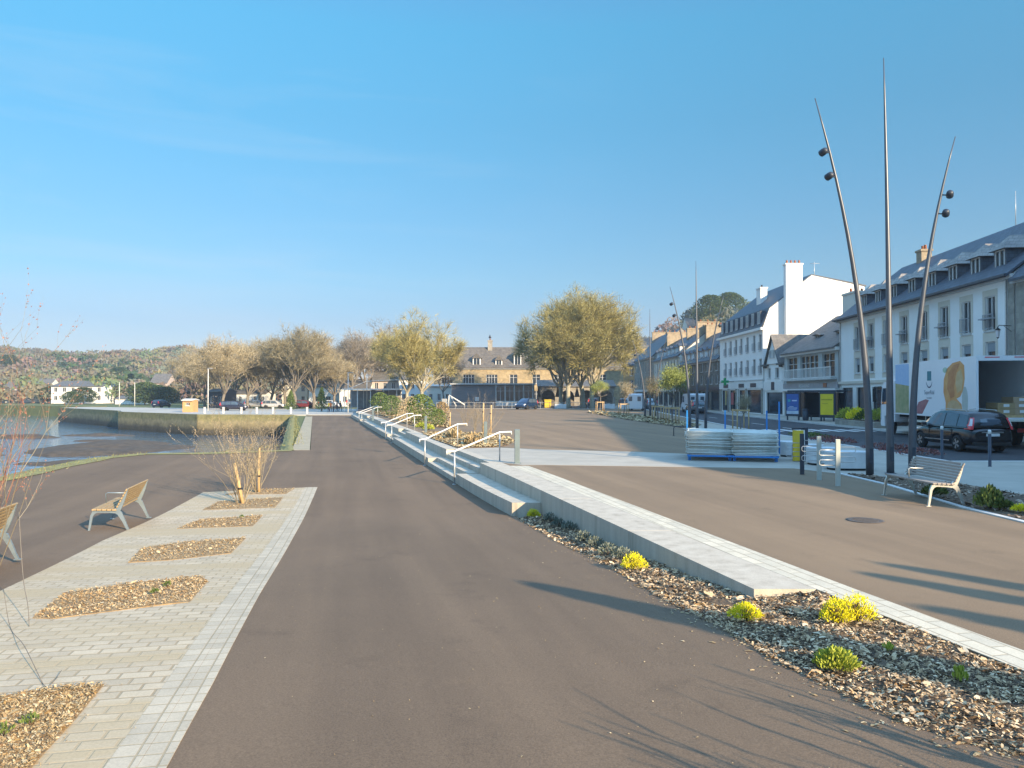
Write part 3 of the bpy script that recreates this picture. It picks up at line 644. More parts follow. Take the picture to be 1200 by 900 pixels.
m_castb = mat('blue_grey_casting', (.28, .34, .38), (.22, .28, .32), rough=.4, metal=.5)
bench((8.50, 15.95, 0), R(-88), 'slatted bench of weathered grey wood standing by the white kerb', m_woodg, m_cast)
bench((-8.22, 16.15, zL(16.1)+.002), R(-77), 'slatted bench of golden wood with blue grey frame beside the paver strip', m_wood, m_castb)
bench((-7.56, 10.62, zL(10.62)+.002), R(-77), 'slatted bench half cut off by the frame edge behind the bare shrub', m_wood, m_castb)

def bollard(loc, r0, h, label, mt, capm=None, group='square grey posts by the steps', square=True):
    t_ = thing('bollard', label, 'bollard', loc, 0, group)
    mb = MB()
    if square: mb.bbox(-r0, r0, -r0, r0, 0, h, .012)
    else: mb.lathe([(r0*1.25, 0), (r0*1.25, .012), (r0, .015), (r0, h-.12), (r0*.97, h-.12)], 14)
    mb.build('post', mt, t_)
    mb = MB()
    if square: mb.bbox(-r0*1.5, r0*1.5, -r0*1.5, r0*1.5, 0, .012, .003)
    else: mb.lathe([(r0*1.04, h-.12), (r0*1.04, h-.02), (r0*.7, h)], 14)
    mb.build('cap' if not square else 'base_plate', capm or mt, t_)
    return t_
m_gpost = mat('grey_green_post', (.20, .25, .25), (.16, .20, .21), rough=.5, metal=.3)
m_capw = mat('white_cap', (.8, .8, .78), rough=.4)
p_ = at(606, 543); bollard((p_.x, p_.y, 0), .085, 1.08, 'square grey post at the top of the nearest steps', m_gpost)
for u, v, h, lb in ((569, 521, 1.0, 'square grey post behind the nearest railing in the dry bed'), (499, 509, 1.0, 'square grey post beside the second steps'), (437, 493, 1.0, 'slim grey post near the far railings')):
    p_ = at(u, v); bollard((p_.x, p_.y, 0), .07, h, lb, m_gpost)
for u, v, lb in ((1104, 538, 'round black bollard with white cap in front of the car side'), (1160, 547, 'round black bollard with white cap in front of the number plate')):
    p_ = at(u, v); bollard((p_.x, p_.y, 0), .045, 1.12, lb, m_dark, m_capw, 'black bollards with white caps', False)
# cycle racks: posts with side hoops
def rack(u, v, mt, label, h=1.12):
    p_ = at(u, v); t_ = thing('cycle_rack', label, 'bike rack', (p_.x, p_.y, 0), R(-6), 'cycle racks with side hoops')
    mb = MB(); mb.bbox(-.055, .055, -.03, .03, 0, h, .01); mb.build('post', mt, t_)
    for s_, zs in ((1, (.93, .70)), (-1, (.86, .62))):
        for z in zs:
            mb = MB(); x = s_*.055; e = s_*.42
            mb.tube([(x, .03, z), (e-s_*.03, .03, z), (e, .03, z-.03), (e, .03, z-.07), (e, .03, z-.10), (e-s_*.03, .03, z-.13), (x, .03, z-.13)], .010, 6); mb.build('hoop', m_steel, t_)
rack(940, 556, m_dark, 'dark blue cycle rack post with side hoops, beside the yellow board')
m_rackp = mat('rack_paint', (.46, .48, .43), (.38, .40, .36), rough=.55)
rack(960, 562.5, m_rackp, 'pale steel cycle rack post between the dark one and the last one')
rack(982, 569.5, m_rackp, 'pale steel cycle rack post closest to the slatted bench')

# tall needle masts
m_mast = mat('mast_paint', (.115, .125, .145), (.09, .10, .12), scale=1.5, rough=.38, metal=.35)
def mast(base, tip, lamps, label, group, r0=.1):
    t_ = thing('needle_mast', label, 'lamp mast', base, 0, group)
    d = Vector(tip)-Vector(base); mb = MB(); n_ = 14
    cv = lambda f: Vector((d.x*f**2.1, d.y*f**2.1, d.z*f))
    pts = [cv(k/n_) for k in range(n_+1)]; rs = [r0*(1-.12*k/n_) if k < 3 else r0*(1-(k/n_))**.8*.92+.012 for k in range(n_+1)]
    mb.tube(pts, rs, 14); mb.lathe([(r0*1.5, -.0), (r0*1.5, .02), (r0*1.1, .025)], 14); mb.build('pole', m_mast, t_)
    mb = MB(); mb.box(-.045, .045, -r0-.012, -r0+.02, .35, .75); mb.build('hatch', m_dark, t_)
    for k, (f, side) in enumerate(lamps):
        q_ = cv(f); mb = MB(); s_ = side
        mb.tube([q_, q_+Vector((s_*.10, -.05, -.02)), q_+Vector((s_*.14, -.06, .02))], .018, 6)
        c = q_+Vector((s_*.20, -.08, .0)); T = Matrix.Translation(c) @ Matrix.Rotation(R(-110), 4, 'X') @ Matrix.Rotation(R(25*s_), 4, 'Y')
        mb.lathe([(.0, -.12), (.05, -.115), (.085, -.075), (.095, 0), (.095, .09), (.088, .10)], 16, 0, T)
        lp_ = mb.build('spotlight', m_dark, t_)
        mb = MB(); mb.lathe([(.075, .101), (.07, .112), (.0, .114)], 16, 0, T); mb.build('lens', m_steel, lp_)
def mast3(y, bases, tips, lampsL, lampsR, where, r0=.1):
    out = []
    for i, ((bu, bv), (tu, tv)) in enumerate(zip(bases, tips)):
        b = at(bu, bv); tp = atY(tu, tv, b.y+(.2 if i == 1 else -.3))
        mast((b.x, b.y, 0), tp, lampsL if i == 0 else lampsR if i == 2 else [], ('needle mast leaning towards the water, ' if i == 0 else 'upright middle needle mast, ' if i == 1 else 'needle mast leaning towards the street, ')+where, 'needle masts in threes', r0)
mast3(21, [(1019.5, 558), (1043.5, 555), (1069, 556)], [(955, 115), (1035.5, 68), (1119.5, 160)], [(.795, -1), (.858, -1)], [(.775, 1), (.83, 1)], 'in the trio behind the slatted bench')
mast3(48, [(808.5, 504), (817, 503.5), (827, 503.5)], [(785, 336), (815.5, 306), (848, 347)], [(.80, -1), (.88, -1)], [(.78, 1)], 'in the trio behind the stacked barriers', .095)
mast3(75, [(756, 489), (762, 488.5), (768, 488.5)], [(741, 398), (761.5, 362), (783, 390)], [(.80, -1)], [(.78, 1)], 'in the distant trio before the stone houses', .10)

# handrails
def rail(lb, lt, ub, ut, ext, label, post2=None):
    g_ = thing('handrail', label, 'handrail', lb, 0, 'white handrails on the steps')
    o_ = Vector(lb); A = lambda v: Vector(v)-o_
    lb, lt, ub, ut, ext = A(lb), A(lt), A(ub), A(ut), A(ext)
    mb = MB(); mb.tube([lb, lt-Vector((0, 0, .03))], .026, 10); mb.lathe([(.07, 0), (.07, .012), (.03, .014)], 12); mb.build('post', m_steel, g_)
    mb = MB(); mb.tube([ub, ut-Vector((0, 0, .03))], .024, 10); mb.lathe([(.07, 0), (.07, .012), (.03, .014)], 12, 0, Matrix.Translation(ub)); mb.build('post', m_steel, g_)
    d = (ut-lt); low = lt-Vector((d.x, d.y, 0)).normalized()*.28
    mb = MB(); mb.tube([low+Vector((0, 0, -.10)), low, lt, lt.lerp(ut, .5), ut, ut.lerp(ext, .5), ext, ext+Vector((0, 0, -.09))], .027, 10); mb.build('rail', m_white, g_)
def rail_at(yl, dx, yu, label, h=.95, off=-.10):
    xl = eL(yl)+off; lb = (xl, yl, zL(yl)); lt = (xl, yl, zL(yl)+h+.10)
    ub = (xl+dx, yu, 0); ut = (xl+dx, yu, h); ext = (xl+dx+.38, yu+.10, h+.01)
    rail(lb, lt, ub, ut, ext, label)
rail_at(24.4, 1.42, 25.3, 'white handrail nearest the camera, beside the square grey post')
rail_at(30.9, 1.22, 32.2, 'white handrail on the far side of the nearest steps')
rail_at(45.2, 1.30, 45.5, 'white handrail on the near side of the second steps')
rail_at(49.1, 1.30, 49.6, 'white handrail on the far side of the second steps')
rail_at(73.8, 1.4, 74.5, 'distant white handrail at the last steps, nearer one of two')
rail_at(78.2, 1.4, 79.0, 'distant white handrail at the last steps, farther one of two')

# stacked crowd barriers on blue pallets
m_galv = mat('dull_galvanised', (.74, .74, .66), (.60, .61, .55), scale=5, rough=.5, metal=.35)
def barrier_mesh():
    mb = MB(); L_, H = 2.25, 1.38                       # lies flat: x = length, y = height of the barrier
    mb.tube([(-.7, 0, 0), (-.7, L_-.1, 0), (-.62, L_, 0), (.62, L_, 0), (.7, L_-.1, 0), (.7, 0, 0), (-.7, 0, 0)], .021, 6)
    for k in range(1, 19): y = k*L_/19; mb.tube([(-.7, y, 0), (.7, y, 0)], .008, 4)
    return mb.mesh('crowd_barrier', m_galv)
BM = barrier_mesh()
mb = MB(); mb.tube([(-.74, -.14, .006), (-.74, 0, -.03), (-.74, .14, .006)], .017, 5)
FM = mb.mesh('foot', m_galv)
def pallet(cx, cy, rz, posts, label, nlay, stacklab, seed):
    T0 = Matrix.Translation((cx, cy, 0)) @ Matrix.Rotation(rz, 4, 'Z')
    t_ = thing('barrier_pallet', label, 'pallet', (cx, cy, 0), rz, 'blue steel pallets for barriers')
    mb = MB()
    for x in (-.72, .66): mb.box(x, x+.06, -.1, 2.4, .14, .20)
    for y in (-.1, 1.1, 2.34): mb.box(-.659, .659, y, y+.06, .145, .195)
    for x in (-.70, .60):
        for y in (.15, 2.1): mb.box(x, x+.10, y, y+.10, 0, .14)
    mb.build('frame', m_blue, t_)
    for x, y, h in posts:
        mb = MB(); mb.box(x-.026, x+.026, y-.026, y+.026, .201, h); mb.build('corner_post', m_blue, t_)
    r = random.Random(seed); o0 = None
    for k in range(nlay):
        z = .225+k*.046
        loc = T0 @ Vector((r.gauss(0, .022), r.gauss(0, .03), z)); rr = rz+r.gauss(0, .009)
        o = link('crowd_barrier', BM, None, loc, (r.gauss(0, .006), r.gauss(0, .008), rr+r.gauss(0, .012))); tag(o, stacklab, 'barrier', 'galvanised crowd barriers stacked flat')
        link('foot', FM, o, (0, .25, 0)); link('foot', FM, o, (0, 2.0, 0))
pA = at(833, 541); pB = at(881, 545)
pallet(6.52, 25.35, R(-13), [(-.73, 2.40, 1.62), (.60, 2.47, 1.62)], 'blue steel pallet under the half of the barriers closer to the promenade', 17, 'galvanised crowd barrier lying flat in the stack closer to the promenade', 1)
pallet(7.90, 24.95, R(-15), [(.5, 2.5, 1.62), (.80, .9, 1.95)], 'blue steel pallet under the barriers next to the yellow board', 16, 'galvanised crowd barrier lying flat in the stack next to the yellow board', 2)
# yellow board with dark post
m_yboard = mat('yellow_board', (.75, .52, .03), (.60, .42, .03), scale=4, rough=.6)
yb = thing('traffic_board', 'yellow upright board leaning on a dark post by the stacked barriers', 'board', XY(at(936, 541))+(0,), R(6))
mb = MB(); mb.bbox(-.20, .16, -.03, .03, .03, 1.02, .01); mb.build('panel', m_yboard, yb)
mb = MB(); mb.bbox(.161, .20, -.035, .035, .02, 1.03, .01); mb.build('edge_strip', m_capw, yb)
mb = MB(); mb.bbox(.21, .33, .0, .12, 0, 1.12, .01); mb.box(-.2, .209, .04, .08, 1.04, 1.10); mb.build('post', m_dark, yb)
# white concrete seat blocks
m_wblock = mat('white_concrete', (.66, .67, .66), (.56, .57, .57), scale=3, rough=.7)
for (u, v, w_, lb) in ((1001, 552, .62, 'white concrete block nearest the leaning masts'), (971.5, 546, .5, 'white concrete block between the last two cycle racks'), (953, 541, .5, 'white concrete block beside the middle cycle rack'), (934, 536, .5, 'white concrete block behind the yellow board')):
    p_ = at(u, v); t_ = thing('concrete_block', lb, 'concrete block', (p_.x, p_.y+.45, 0), R(-4), 'white concrete blocks in a row')
    mb = MB(); n_ = 24; P = [((w_-.02)*math.copysign(abs(math.cos(a))**.6, math.cos(a)), .45*math.copysign(abs(math.sin(a))**.6, math.sin(a))) for a in [2*math.pi*k/n_ for k in range(n_)]]
    mb.prism([(x*.9, y*.9) for x, y in P], 0, .07); mb.build('base', m_black, t_)
    mb = MB(); mb.prism(P, .07, .52); mb.prism([(x*.97, y*.97) for x, y in P], .52, .535); mb.build('body', m_wblock, t_)
# low dark hoop barrier next to the pallet
t_ = thing('low_hoop', 'low dark tubular hoop on the asphalt beside the stacked barriers', 'hoop', XY(at(800, 511))+(0,), R(-35))
mb = MB(); mb.tube([(-.5, 0, 0), (-.5, 0, .42), (-.42, 0, .5), (.42, 0, .5), (.5, 0, .42), (.5, 0, 0)], .025, 8); mb.build('hoop', m_dark, t_)
mb = MB(); mb.box(-.56, -.44, -.06, .06, 0, .01); mb.box(.44, .56, -.06, .06, 0, .01); mb.build('foot_plate', m_dark, t_)
# manhole cover
p_ = at(1014, 610); t_ = thing('manhole_cover', 'worn iron manhole cover set in the brown asphalt', 'manhole cover', (p_.x, p_.y, .004))
m_iron = mat('worn_iron', (.13, .11, .095), (.09, .075, .065), scale=10, rough=.7, metal=.3)
mb = MB(); mb.lathe([(.31, 0), (.31, .004), (.27, .004)], 28); mb.build('rim', m_iron, t_)
mb = MB(); mb.lathe([(.265, .0), (.265, .003), (0, .003)], 28)
for i in range(-4, 5):
    for j in range(-4, 5):
        if i*i+j*j < 17: mb.box(i*.055-.016, i*.055+.016, j*.055-.016, j*.055+.016, .003, .009)
mb.build('plate', m_iron, t_)

# ---------------------------------------------------------------- text
def text_mesh(s, size, mt, name='lettering', depth=.004):
    cu = bpy.data.curves.new(name, 'FONT'); cu.body = s; cu.size = size; cu.align_x = 'CENTER'; cu.extrude = depth
    o = bpy.data.objects.new(name, cu); C.objects.link(o); dg = bpy.context.evaluated_depsgraph_get(); dg.update()
    me = bpy.data.meshes.new_from_object(o.evaluated_get(dg)); C.objects.unlink(o); bpy.data.objects.remove(o)
    me.materials.clear(); me.materials.append(mt); return me
def evalmesh(o, name):
    dg = bpy.context.evaluated_depsgraph_get(); dg.update(); me = bpy.data.meshes.new_from_object(o.evaluated_get(dg)); me.name = name; return me

# ---------------------------------------------------------------- car
m_tyre = mat('tyre', (.022, .022, .024), (.015, .015, .016), rough=.85)
m_rim = mat('alloy_rim', (.6, .6, .62), rough=.3, metal=.8)
m_cglass = mat('car_glass', (.07, .10, .13), (.05, .07, .10), rough=.05, spec=.8)
m_red = mat('tail_lamp', (.80, .07, .09), (.65, .05, .06), rough=.2)
m_lampw = mat('clear_lamp', (.75, .72, .72), rough=.15)
def wheel(parent, loc, r0=.33, w_=.21, side=1, detail=True):
    T = Matrix.Rotation(R(90), 4, 'X')
    mb = MB(); mb.lathe([(r0*.62, -w_/2), (r0*.93, -w_/2), (r0, -w_/2+.03), (r0, w_/2-.03), (r0*.93, w_/2), (r0*.62, w_/2)], 28, 0, T)
    wo_ = mb.build('wheel', m_tyre, parent, loc)
    if detail:
        mb = MB(); mb.lathe([(r0*.2, w_*.40), (r0*.63, w_*.5)], 28, 0, Matrix.Rotation(R(-90*side), 4, 'X') if False else (Matrix.Rotation(R(90), 4, 'X') if side < 0 else Matrix.Rotation(R(-90), 4, 'X')))
        for k in range(5):
            a = 2*math.pi*k/5; c_, s_ = math.cos(a), math.sin(a); y = side*(w_*.5+.004)
            mb.add([(c_*.03-s_*.03, y, s_*.03+c_*.03), (c_*r0*.6-s_*.045, y, s_*r0*.6+c_*.045), (c_*r0*.6+s_*.045, y, s_*r0*.6-c_*.045), (c_*.03+s_*.03, y, s_*.03-c_*.03),
                    (c_*.03-s_*.03, y-side*.03, s_*.03+c_*.03), (c_*r0*.6-s_*.045, y-side*.03, s_*r0*.6+c_*.045), (c_*r0*.6+s_*.045, y-side*.03, s_*r0*.6-c_*.045), (c_*.03+s_*.03, y-side*.03, s_*.03-c_*.03)],
                   [(0, 1, 2, 3), (7, 6, 5, 4), (0, 4, 5, 1), (1, 5, 6, 2), (2, 6, 7, 3), (3, 7, 4, 0)])
        mb.build('rim', m_rim, wo_)
    return wo_
def paint(name, c, metal=.3, rough=.22):
    m, t, p = newmat(name); p.inputs['Base Color'].default_value = (*c, 1); p.inputs['Metallic'].default_value = metal; p.inputs['Roughness'].default_value = rough; p.inputs['Coat Weight'].default_value = .6; p.inputs['Coat Roughness'].default_value = .05; return m
GS = [(-2.21, .99, .80, .78), (-2.17, 1.18, .83, .74), (-2.08, 1.40, .85, .70), (-1.97, 1.53, .86, .66), (-1.80, 1.585, .865, .65), (-1.3, 1.63, .87, .66), (-.4, 1.65, .87, .67), (.25, 1.62, .865, .66), (.55, 1.56, .86, .65), (.95, 1.34, .84, .68), (1.30, 1.12, .82, .72), (1.50, .99, .80, .74)]
def gint(x, k): return lerp(x, [(s_[0], s_[k]) for s_ in GS])
def car(loc, rz, label, c, detail=True, H=1.0, group=None, plate=''):
    t_ = thing('parked_car', label, 'car', loc, rz, group); pm = paint('car_paint', c)
    S = [(-2.28, .60, .42, .78), (-2.25, .78, .33, .90), (-2.12, .88, .27, .99), (-1.6, .915, .24, 1.01), (-.8, .92, .23, 1.0), (.2, .92, .23, .99), (1.0, .92, .23, .985), (1.5, .905, .24, .95), (1.95, .86, .25, .84), (2.18, .76, .29, .73), (2.28, .55, .36, .62)]
    mb = MB(); n_ = 14
    for x, w_, z0, zt in S:
        h = [(0, z0), (w_*.8, z0), (w_*.97, z0+.10), (w_, (z0+zt)/2-.05), (w_*.985, zt-.16), (w_*.93, zt-.03), (w_*.5, zt+.02), (0, zt+.03)]
        for y, z in h: mb.v.append((x, y, z))
        for y, z in h[-2:0:-1]: mb.v.append((x, -y, z))
    for i in range(len(S)-1):
        for j in range(n_): mb.f.append((i*n_+j, (i+1)*n_+j, (i+1)*n_+(j+1) % n_, i*n_+(j+1) % n_)); mb.m.append(0); mb.sm.append(True)
    mb.f += [tuple(range(n_)), tuple((len(S)-1)*n_+j for j in range(n_-1, -1, -1))]; mb.m += [0, 0]; mb.sm += [True, True]
    bo = mb.build('body', pm); 
    sb = bo.modifiers.new('s', 'SUBSURF'); sb.levels = sb.render_levels = 2 if detail else 1
    cut = MB()
    for x in (-1.36, 1.38):
        for sy in (-1, 1):
            T = Matrix.Translation((x, sy*.82, .34)) @ Matrix.Rotation(R(90), 4, 'X'); cut.lathe([(.395, -.3), (.395, .3)], 26, 0, T)
    co_ = cut.build('cutter', m_black); bl = bo.modifiers.new('b', 'BOOLEAN'); bl.object = co_; bl.operation = 'DIFFERENCE'; bl.solver = 'EXACT'
    me = evalmesh(bo, 'body'); bpy.data.objects.remove(bo); bpy.data.objects.remove(co_)
    body = link('body', me, t_)
    # cabin
    mb = MB(); n_ = 8
    for x, z, wb, wr in GS:
        zz = max(z, .97)
        for y, z_ in ((wb, .96), (wr+.02, zz-.05), (wr-.08, zz-.005), (0, zz+.015), (-(wr-.08), zz-.005), (-(wr+.02), zz-.05), (-wb, .96)): mb.v.append((x, y, z_))
    n_ = 7
    for i in range(len(GS)-1):
        for j in range(n_-1): mb.f.append((i*n_+j, (i+1)*n_+j, (i+1)*n_+j+1, i*n_+j+1)); mb.m.append(0); mb.sm.append(True)
    mb.build('roof', pm, t_)
    def side(x, f, s_):
        z = gint(x, 1)-.05; wb = gint(x, 2); wr = gint(x, 3)+.02
        return (x, s_*(wb+(wr-wb)*f+.010), .96+(z-.96)*f)
    for s_ in (-1, 1):
        for (a, b, c_, d_) in ((-1.98, -1.88, -1.34, -1.34), (-1.27, -1.27, -.42, -.42), (-.35, -.35, .50, 1.02)):   # (bottom rear, top rear, top front, bottom front)
            mb = MB(); k = 6; row = []
            for j in range(k+1):
                f0, f1 = .10, .90
                xa = a+(d_-a)*j/k; xb = b+(c_-b)*j/k
                row.append((side(xa, f0, s_), side(xb, f1, s_)))
            for j in range(k):
                q_ = [row[j][0], row[j+1][0], row[j+1][1], row[j][1]]
                mb.quad(*(q_ if s_ < 0 else q_[::-1]))
            mb.build('window', m_cglass, t_)
    def prof(z, rear=True):      # x at height z on the tail or the windscreen
        pts = [(s_[1], s_[0]) for s_ in (GS[:5] if rear else GS[::-1][:5])]; return lerp(z, pts)
    for rear in (True, False):
        mb = MB(); rows = []
        zz = [1.08, 1.2, 1.32, 1.44, 1.52] if rear else [1.03, 1.15, 1.28, 1.40, 1.51]
        for z in zz:
            x = prof(z+.01, rear)+(-.014 if rear else .02); w_ = .70-.10*(z-1.05)/.5
            rows.append([(x+(.04*abs(q_)**3 if rear else -.10*abs(q_)**2), q_*w_, z) for q_ in (-1, -.6, -.2, .2, .6, 1)])
        for a, b in zip(rows, rows[1:]):
            for j in range(5):
                q_ = [a[j], b[j], b[j+1], a[j+1]]; mb.quad(*(q_ if rear else q_[::-1]))
        mb.build('rear_window' if rear else 'windscreen', m_cglass, t_)
    for x in (-1.36, 1.38):
        for s_ in (-1, 1): wheel(t_, (x, s_*.80, .33), side=s_, detail=detail)
    for s_ in (-1, 1):
        def lampshape(nm, zs, ws, mt, par, out=.014, wrap=.12):
            mb = MB(); rows = []
            for z, wd in zip(zs, ws):
                xr = prof(z)-out; zt_ = max(gint(xr+.1, 1)-.05, 1.0); f = min(1, max(0, (z-.96)/max(.05, zt_-.96)))
                y = gint(xr+.08, 2)+(gint(xr+.08, 3)+.02-gint(xr+.08, 2))*f+out
                rows.append([(xr+wd, s_*(y+.004), z), (xr+.03, s_*(y-.0), z), (xr, s_*(y-.03), z), (xr-.006, s_*(y-wrap), z)])
            for a_, b_ in zip(rows, rows[1:]):
                for j in range(3):
                    q_ = [a_[j], a_[j+1], b_[j+1], b_[j]]; mb.quad(*(q_ if s_ > 0 else q_[::-1]))
            return mb.build(nm, mt, par)
        tl = lampshape('tail_light', [.92, .98, 1.04, 1.14, 1.26, 1.38], [.42, .42, .34, .18, .12, .08], m_red, t_)
        if detail: lampshape('clear_lens', [1.06, 1.14, 1.24, 1.34], [.16, .10, .07, .05], m_lampw, tl, .019, .06)
        mb = MB(); T = Matrix.Translation((2.02, s_*.68, .74)) @ Matrix.Rotation(R(-14*s_), 4, 'Z') @ Matrix.Rotation(R(20), 4, 'Y'); mb.bbox(-.16, .16, -.14, .14, -.05, .05, .02, 0, T); mb.build('headlight', m_lampw, t_)
        mb = MB(); mb.bbox(.86, 1.0, min(s_*.86, s_*1.06), max(s_*.86, s_*1.06), .98, 1.12, .03); mb.build('mirror', pm, t_)
        if detail:
            for x in (-.95, .02): mb = MB(); mb.bbox(x-.09, x+.09, min(s_*.90, s_*.935), max(s_*.90, s_*.935), .86, .885, .006); mb.build('door_handle', pm, t_)
            mb = MB(); mb.tube([(-1.6, s_*.60, 1.62), (-1.5, s_*.60, 1.665), (-.2, s_*.60, 1.70), (.25, s_*.60, 1.655)], .014, 6); mb.build('roof_rail', m_steel, t_)
            mb = MB(); mb.box(-.88, .95, min(s_*.915, s_*.928), max(s_*.915, s_*.928), .42, .45); mb.build('door_trim', m_rim, t_)
            mb = MB()
            for x in (-1.05, -.38, .62): mb.box(x-.004, x+.004, min(s_*.90, s_*.921), max(s_*.90, s_*.921), .38, .93)
            mb.build('door_gap', m_black, t_)
    mb = MB(); mb.box(-2.298, -2.27, -.26, .26, .66, .77); pl = mb.build('number_plate', m_capw, t_)
    if plate: link('lettering', text_mesh(plate, .10, m_black), pl, (-2.30, 0, .68), (R(90), 0, R(-90)))
    if detail:
        mb = MB(); mb.box(-2.285, -2.25, -.42, .42, .80, .835); mb.build('chrome_strip', m_rim, t_)
        mb = MB(); mb.bbox(-2.27, -2.1, -.75, .75, .30, .44, .02); mb.build('bumper', m_black, t_)
        mb = MB(); mb.tube([(-2.24, .02, 1.06), (-2.20, -.30, 1.12)], .012, 5); mb.tube([(-2.225, -.05, 1.09), (-2.19, -.5, 1.16)], .008, 5); mb.build('wiper', m_black, t_)
    return t_
car((18.72, 32.2, -.10), R(90), 'black people carrier parked along the kerb behind the bollards', (.008, .009, .013), True)

# ---------------------------------------------------------------- lorry
def lorry():
    rz = math.atan2(1, .13); t_ = thing('delivery_lorry', 'white box lorry with a bread picture on its side and its back open', 'lorry', (21.45, 33.3, -.10), rz)
    W, Lb, z0, z1 = 1.25, 9.6, 1.20, 3.98
    m_box = mat('lorry_white', (.84, .85, .86), (.78, .79, .81), scale=.6, rough=.35)
    m_in = mat('box_lining', (.80, .82, .85), (.74, .76, .79), scale=.8, rough=.6)
    mb = MB()
    mb.box(0, Lb, W-.04, W, z0, z1); mb.box(0, Lb, -W, -W+.04, z0, z1); mb.box(0, Lb, -W+.041, W-.041, z1-.05, z1-.001); mb.box(Lb-.04, Lb-.001, -W+.041, W-.041, z0+.08, z1-.051)
    bx = mb.build('box_body', m_box, t_)
    mb = MB(); mb.box(.02, Lb-.05, -W+.042, W-.042, z0, z0+.075); mb.box(.05, Lb-.06, W-.055, W-.043, z0+.08, z1-.06); mb.box(.05, Lb-.06, -W+.043, -W+.055, z0+.08, z1-.06); mb.box(Lb-.07, Lb-.05, -W+.06, W-.06, z0+.08, z1-.06)
    mb.box(.1, Lb-.1, W-.075, W-.056, 2.35, 2.45); mb.box(.1, Lb-.1, -W+.056, -W+.075, 2.35, 2.45)
    mb.build('lining', m_in, bx)
    mb = MB()
    for s_ in (-1, 1): mb.box(-.05, -.001, min(s_*(W-.09), s_*(W+.01)), max(s_*(W-.09), s_*(W+.01)), z0, z1)
    mb.box(-.05, -.002, -W+.09, W-.09, z1-.22, z1+.002); mb.build('door_frame', m_box, t_)
    mb = MB()
    mb.box(-.055, -.051, -.9, -.3, z1-.09, z1-.05); mb.box(-.055, -.051, .3, .9, z1-.09, z1-.05); mb.box(-.06, -.051, -W+.02, -W+.12, z0+.05, z0+.3); mb.box(-.06, -.051, W-.12, W-.02, z0+.05, z0+.3); mb.build('marker_light', m_red, t_)
    # tail lift and chassis
    mb = MB(); mb.box(-1.5, -.06, -1.15, 1.15, z0-.04, z0+.03); mb.box(-.40, -.30, -.7, -.6, .5, z0-.041); mb.box(-.40, -.30, .6, .7, .5, z0-.041); mb.tube([(-.1, .65, .55), (-.9, .65, 1.14)], .05, 6); mb.tube([(-.1, -.65, .55), (-.9, -.65, 1.14)], .05, 6); mb.build('tail_lift', m_galv, t_)
    mb = MB(); mb.box(0, 12.0, .30, .42, .78, 1.05); mb.box(0, 12.0, -.42, -.30, .78, 1.05)
    for x in (.3, 1.5, 3, 4.5, 6, 7.5, 9.3): mb.box(x, x+.1, -1.1, 1.1, 1.051, 1.19)
    mb.box(4.2, 5.4, .5, 1.05, .45, 1.0); mb.box(5.8, 7.0, -1.05, -.5, .45, 1.0); mb.build('chassis', m_black, t_)
    for s_ in (-1, 1):
        mb = MB(); 
        for z in (.55, .85): mb.box(3.6, 7.9, min(s_*1.14, s_*1.18), max(s_*1.14, s_*1.18), z, z+.12)
        for x in (3.8, 5.7, 7.6): mb.box(x, x+.06, min(s_*1.10, s_*1.14), max(s_*1.10, s_*1.14), .5, 1.19)
        mb.build('side_guard', m_galv, t_)
        for x in (1.5, 2.75, 10.9): wheel(t_, (x, s_*1.02, .48), .48, .30, s_)
        mb = MB(); mb.bbox(.55, .62, min(s_*.7, s_*1.12), max(s_*.7, s_*1.12), .62, .80, .01); mb.build('tail_light', m_red, t_)
        mb = MB(); mb.box(.9, 3.4, min(s_*.85, s_*1.2), max(s_*.85, s_*1.2), 1.02, 1.05); mb.box(.86, .9, min(s_*.85, s_*1.2), max(s_*.85, s_*1.2), .45, 1.05); mb.build('mudguard', m_black, t_)
    # cab
    mb = MB(); TXZ = Matrix(((1, 0, 0, 0), (0, 0, -1, 0), (0, 1, 0, 0), (0, 0, 0, 1)))
    mb.prism([(9.85, .75), (10.35, .75), (10.35, 1.05), (11.45, 1.05), (11.45, .45), (12.05, .45), (12.12, .6), (12.1, 1.6), (11.85, 2.75), (11.6, 3.0), (9.85, 3.05)], -1.2, 1.2, 0, TXZ)
    cb = mb.build('cab', m_box, t_)
    mb = MB(); mb.prism([(9.9, 3.06), (11.3, 3.02), (9.95, 3.8)], -1.0, 1.0, 0, TXZ); mb.build('wind_deflector', m_box, cb)
    mb = MB(); mb.prism([(12.12, 1.65), (11.89, 2.70), (11.875, 2.69), (12.10, 1.64)], -1.08, 1.08, 0, TXZ); mb.build('windscreen', m_cglass, cb)
    for s_ in (-1, 1):
        a, b = sorted((-s_*1.203, -s_*1.21)); mb = MB(); mb.prism([(10.85, 1.75), (11.95, 1.7), (11.75, 2.65), (10.85, 2.65)], a, b, 0, TXZ); mb.build('side_window', m_cglass, cb)
        mb = MB(); mb.tube([(12.0, s_*1.2, 2.75), (12.35, s_*1.45, 2.75), (12.35, s_*1.45, 1.75), (12.05, s_*1.2, 1.7)], .022, 6); mb.bbox(12.28, 12.38, s_*1.48-.10, s_*1.48+.10, 1.85, 2.65, .03); mb.build('mirror', m_black, cb)
        mb = MB(); mb.box(10.80, 10.815, min(s_*1.2, s_*1.206), max(s_*1.2, s_*1.206), 1.1, 2.7); mb.box(12.0, 12.012, min(s_*1.2, s_*1.206), max(s_*1.2, s_*1.206), .8, 1.66); mb.build('door_gap', m_black, cb)
        mb = MB(); mb.bbox(12.0, 12.14, min(s_*.7, s_*1.1), max(s_*.7, s_*1.1), .62, .85, .02); mb.build('headlight', m_lampw, cb)
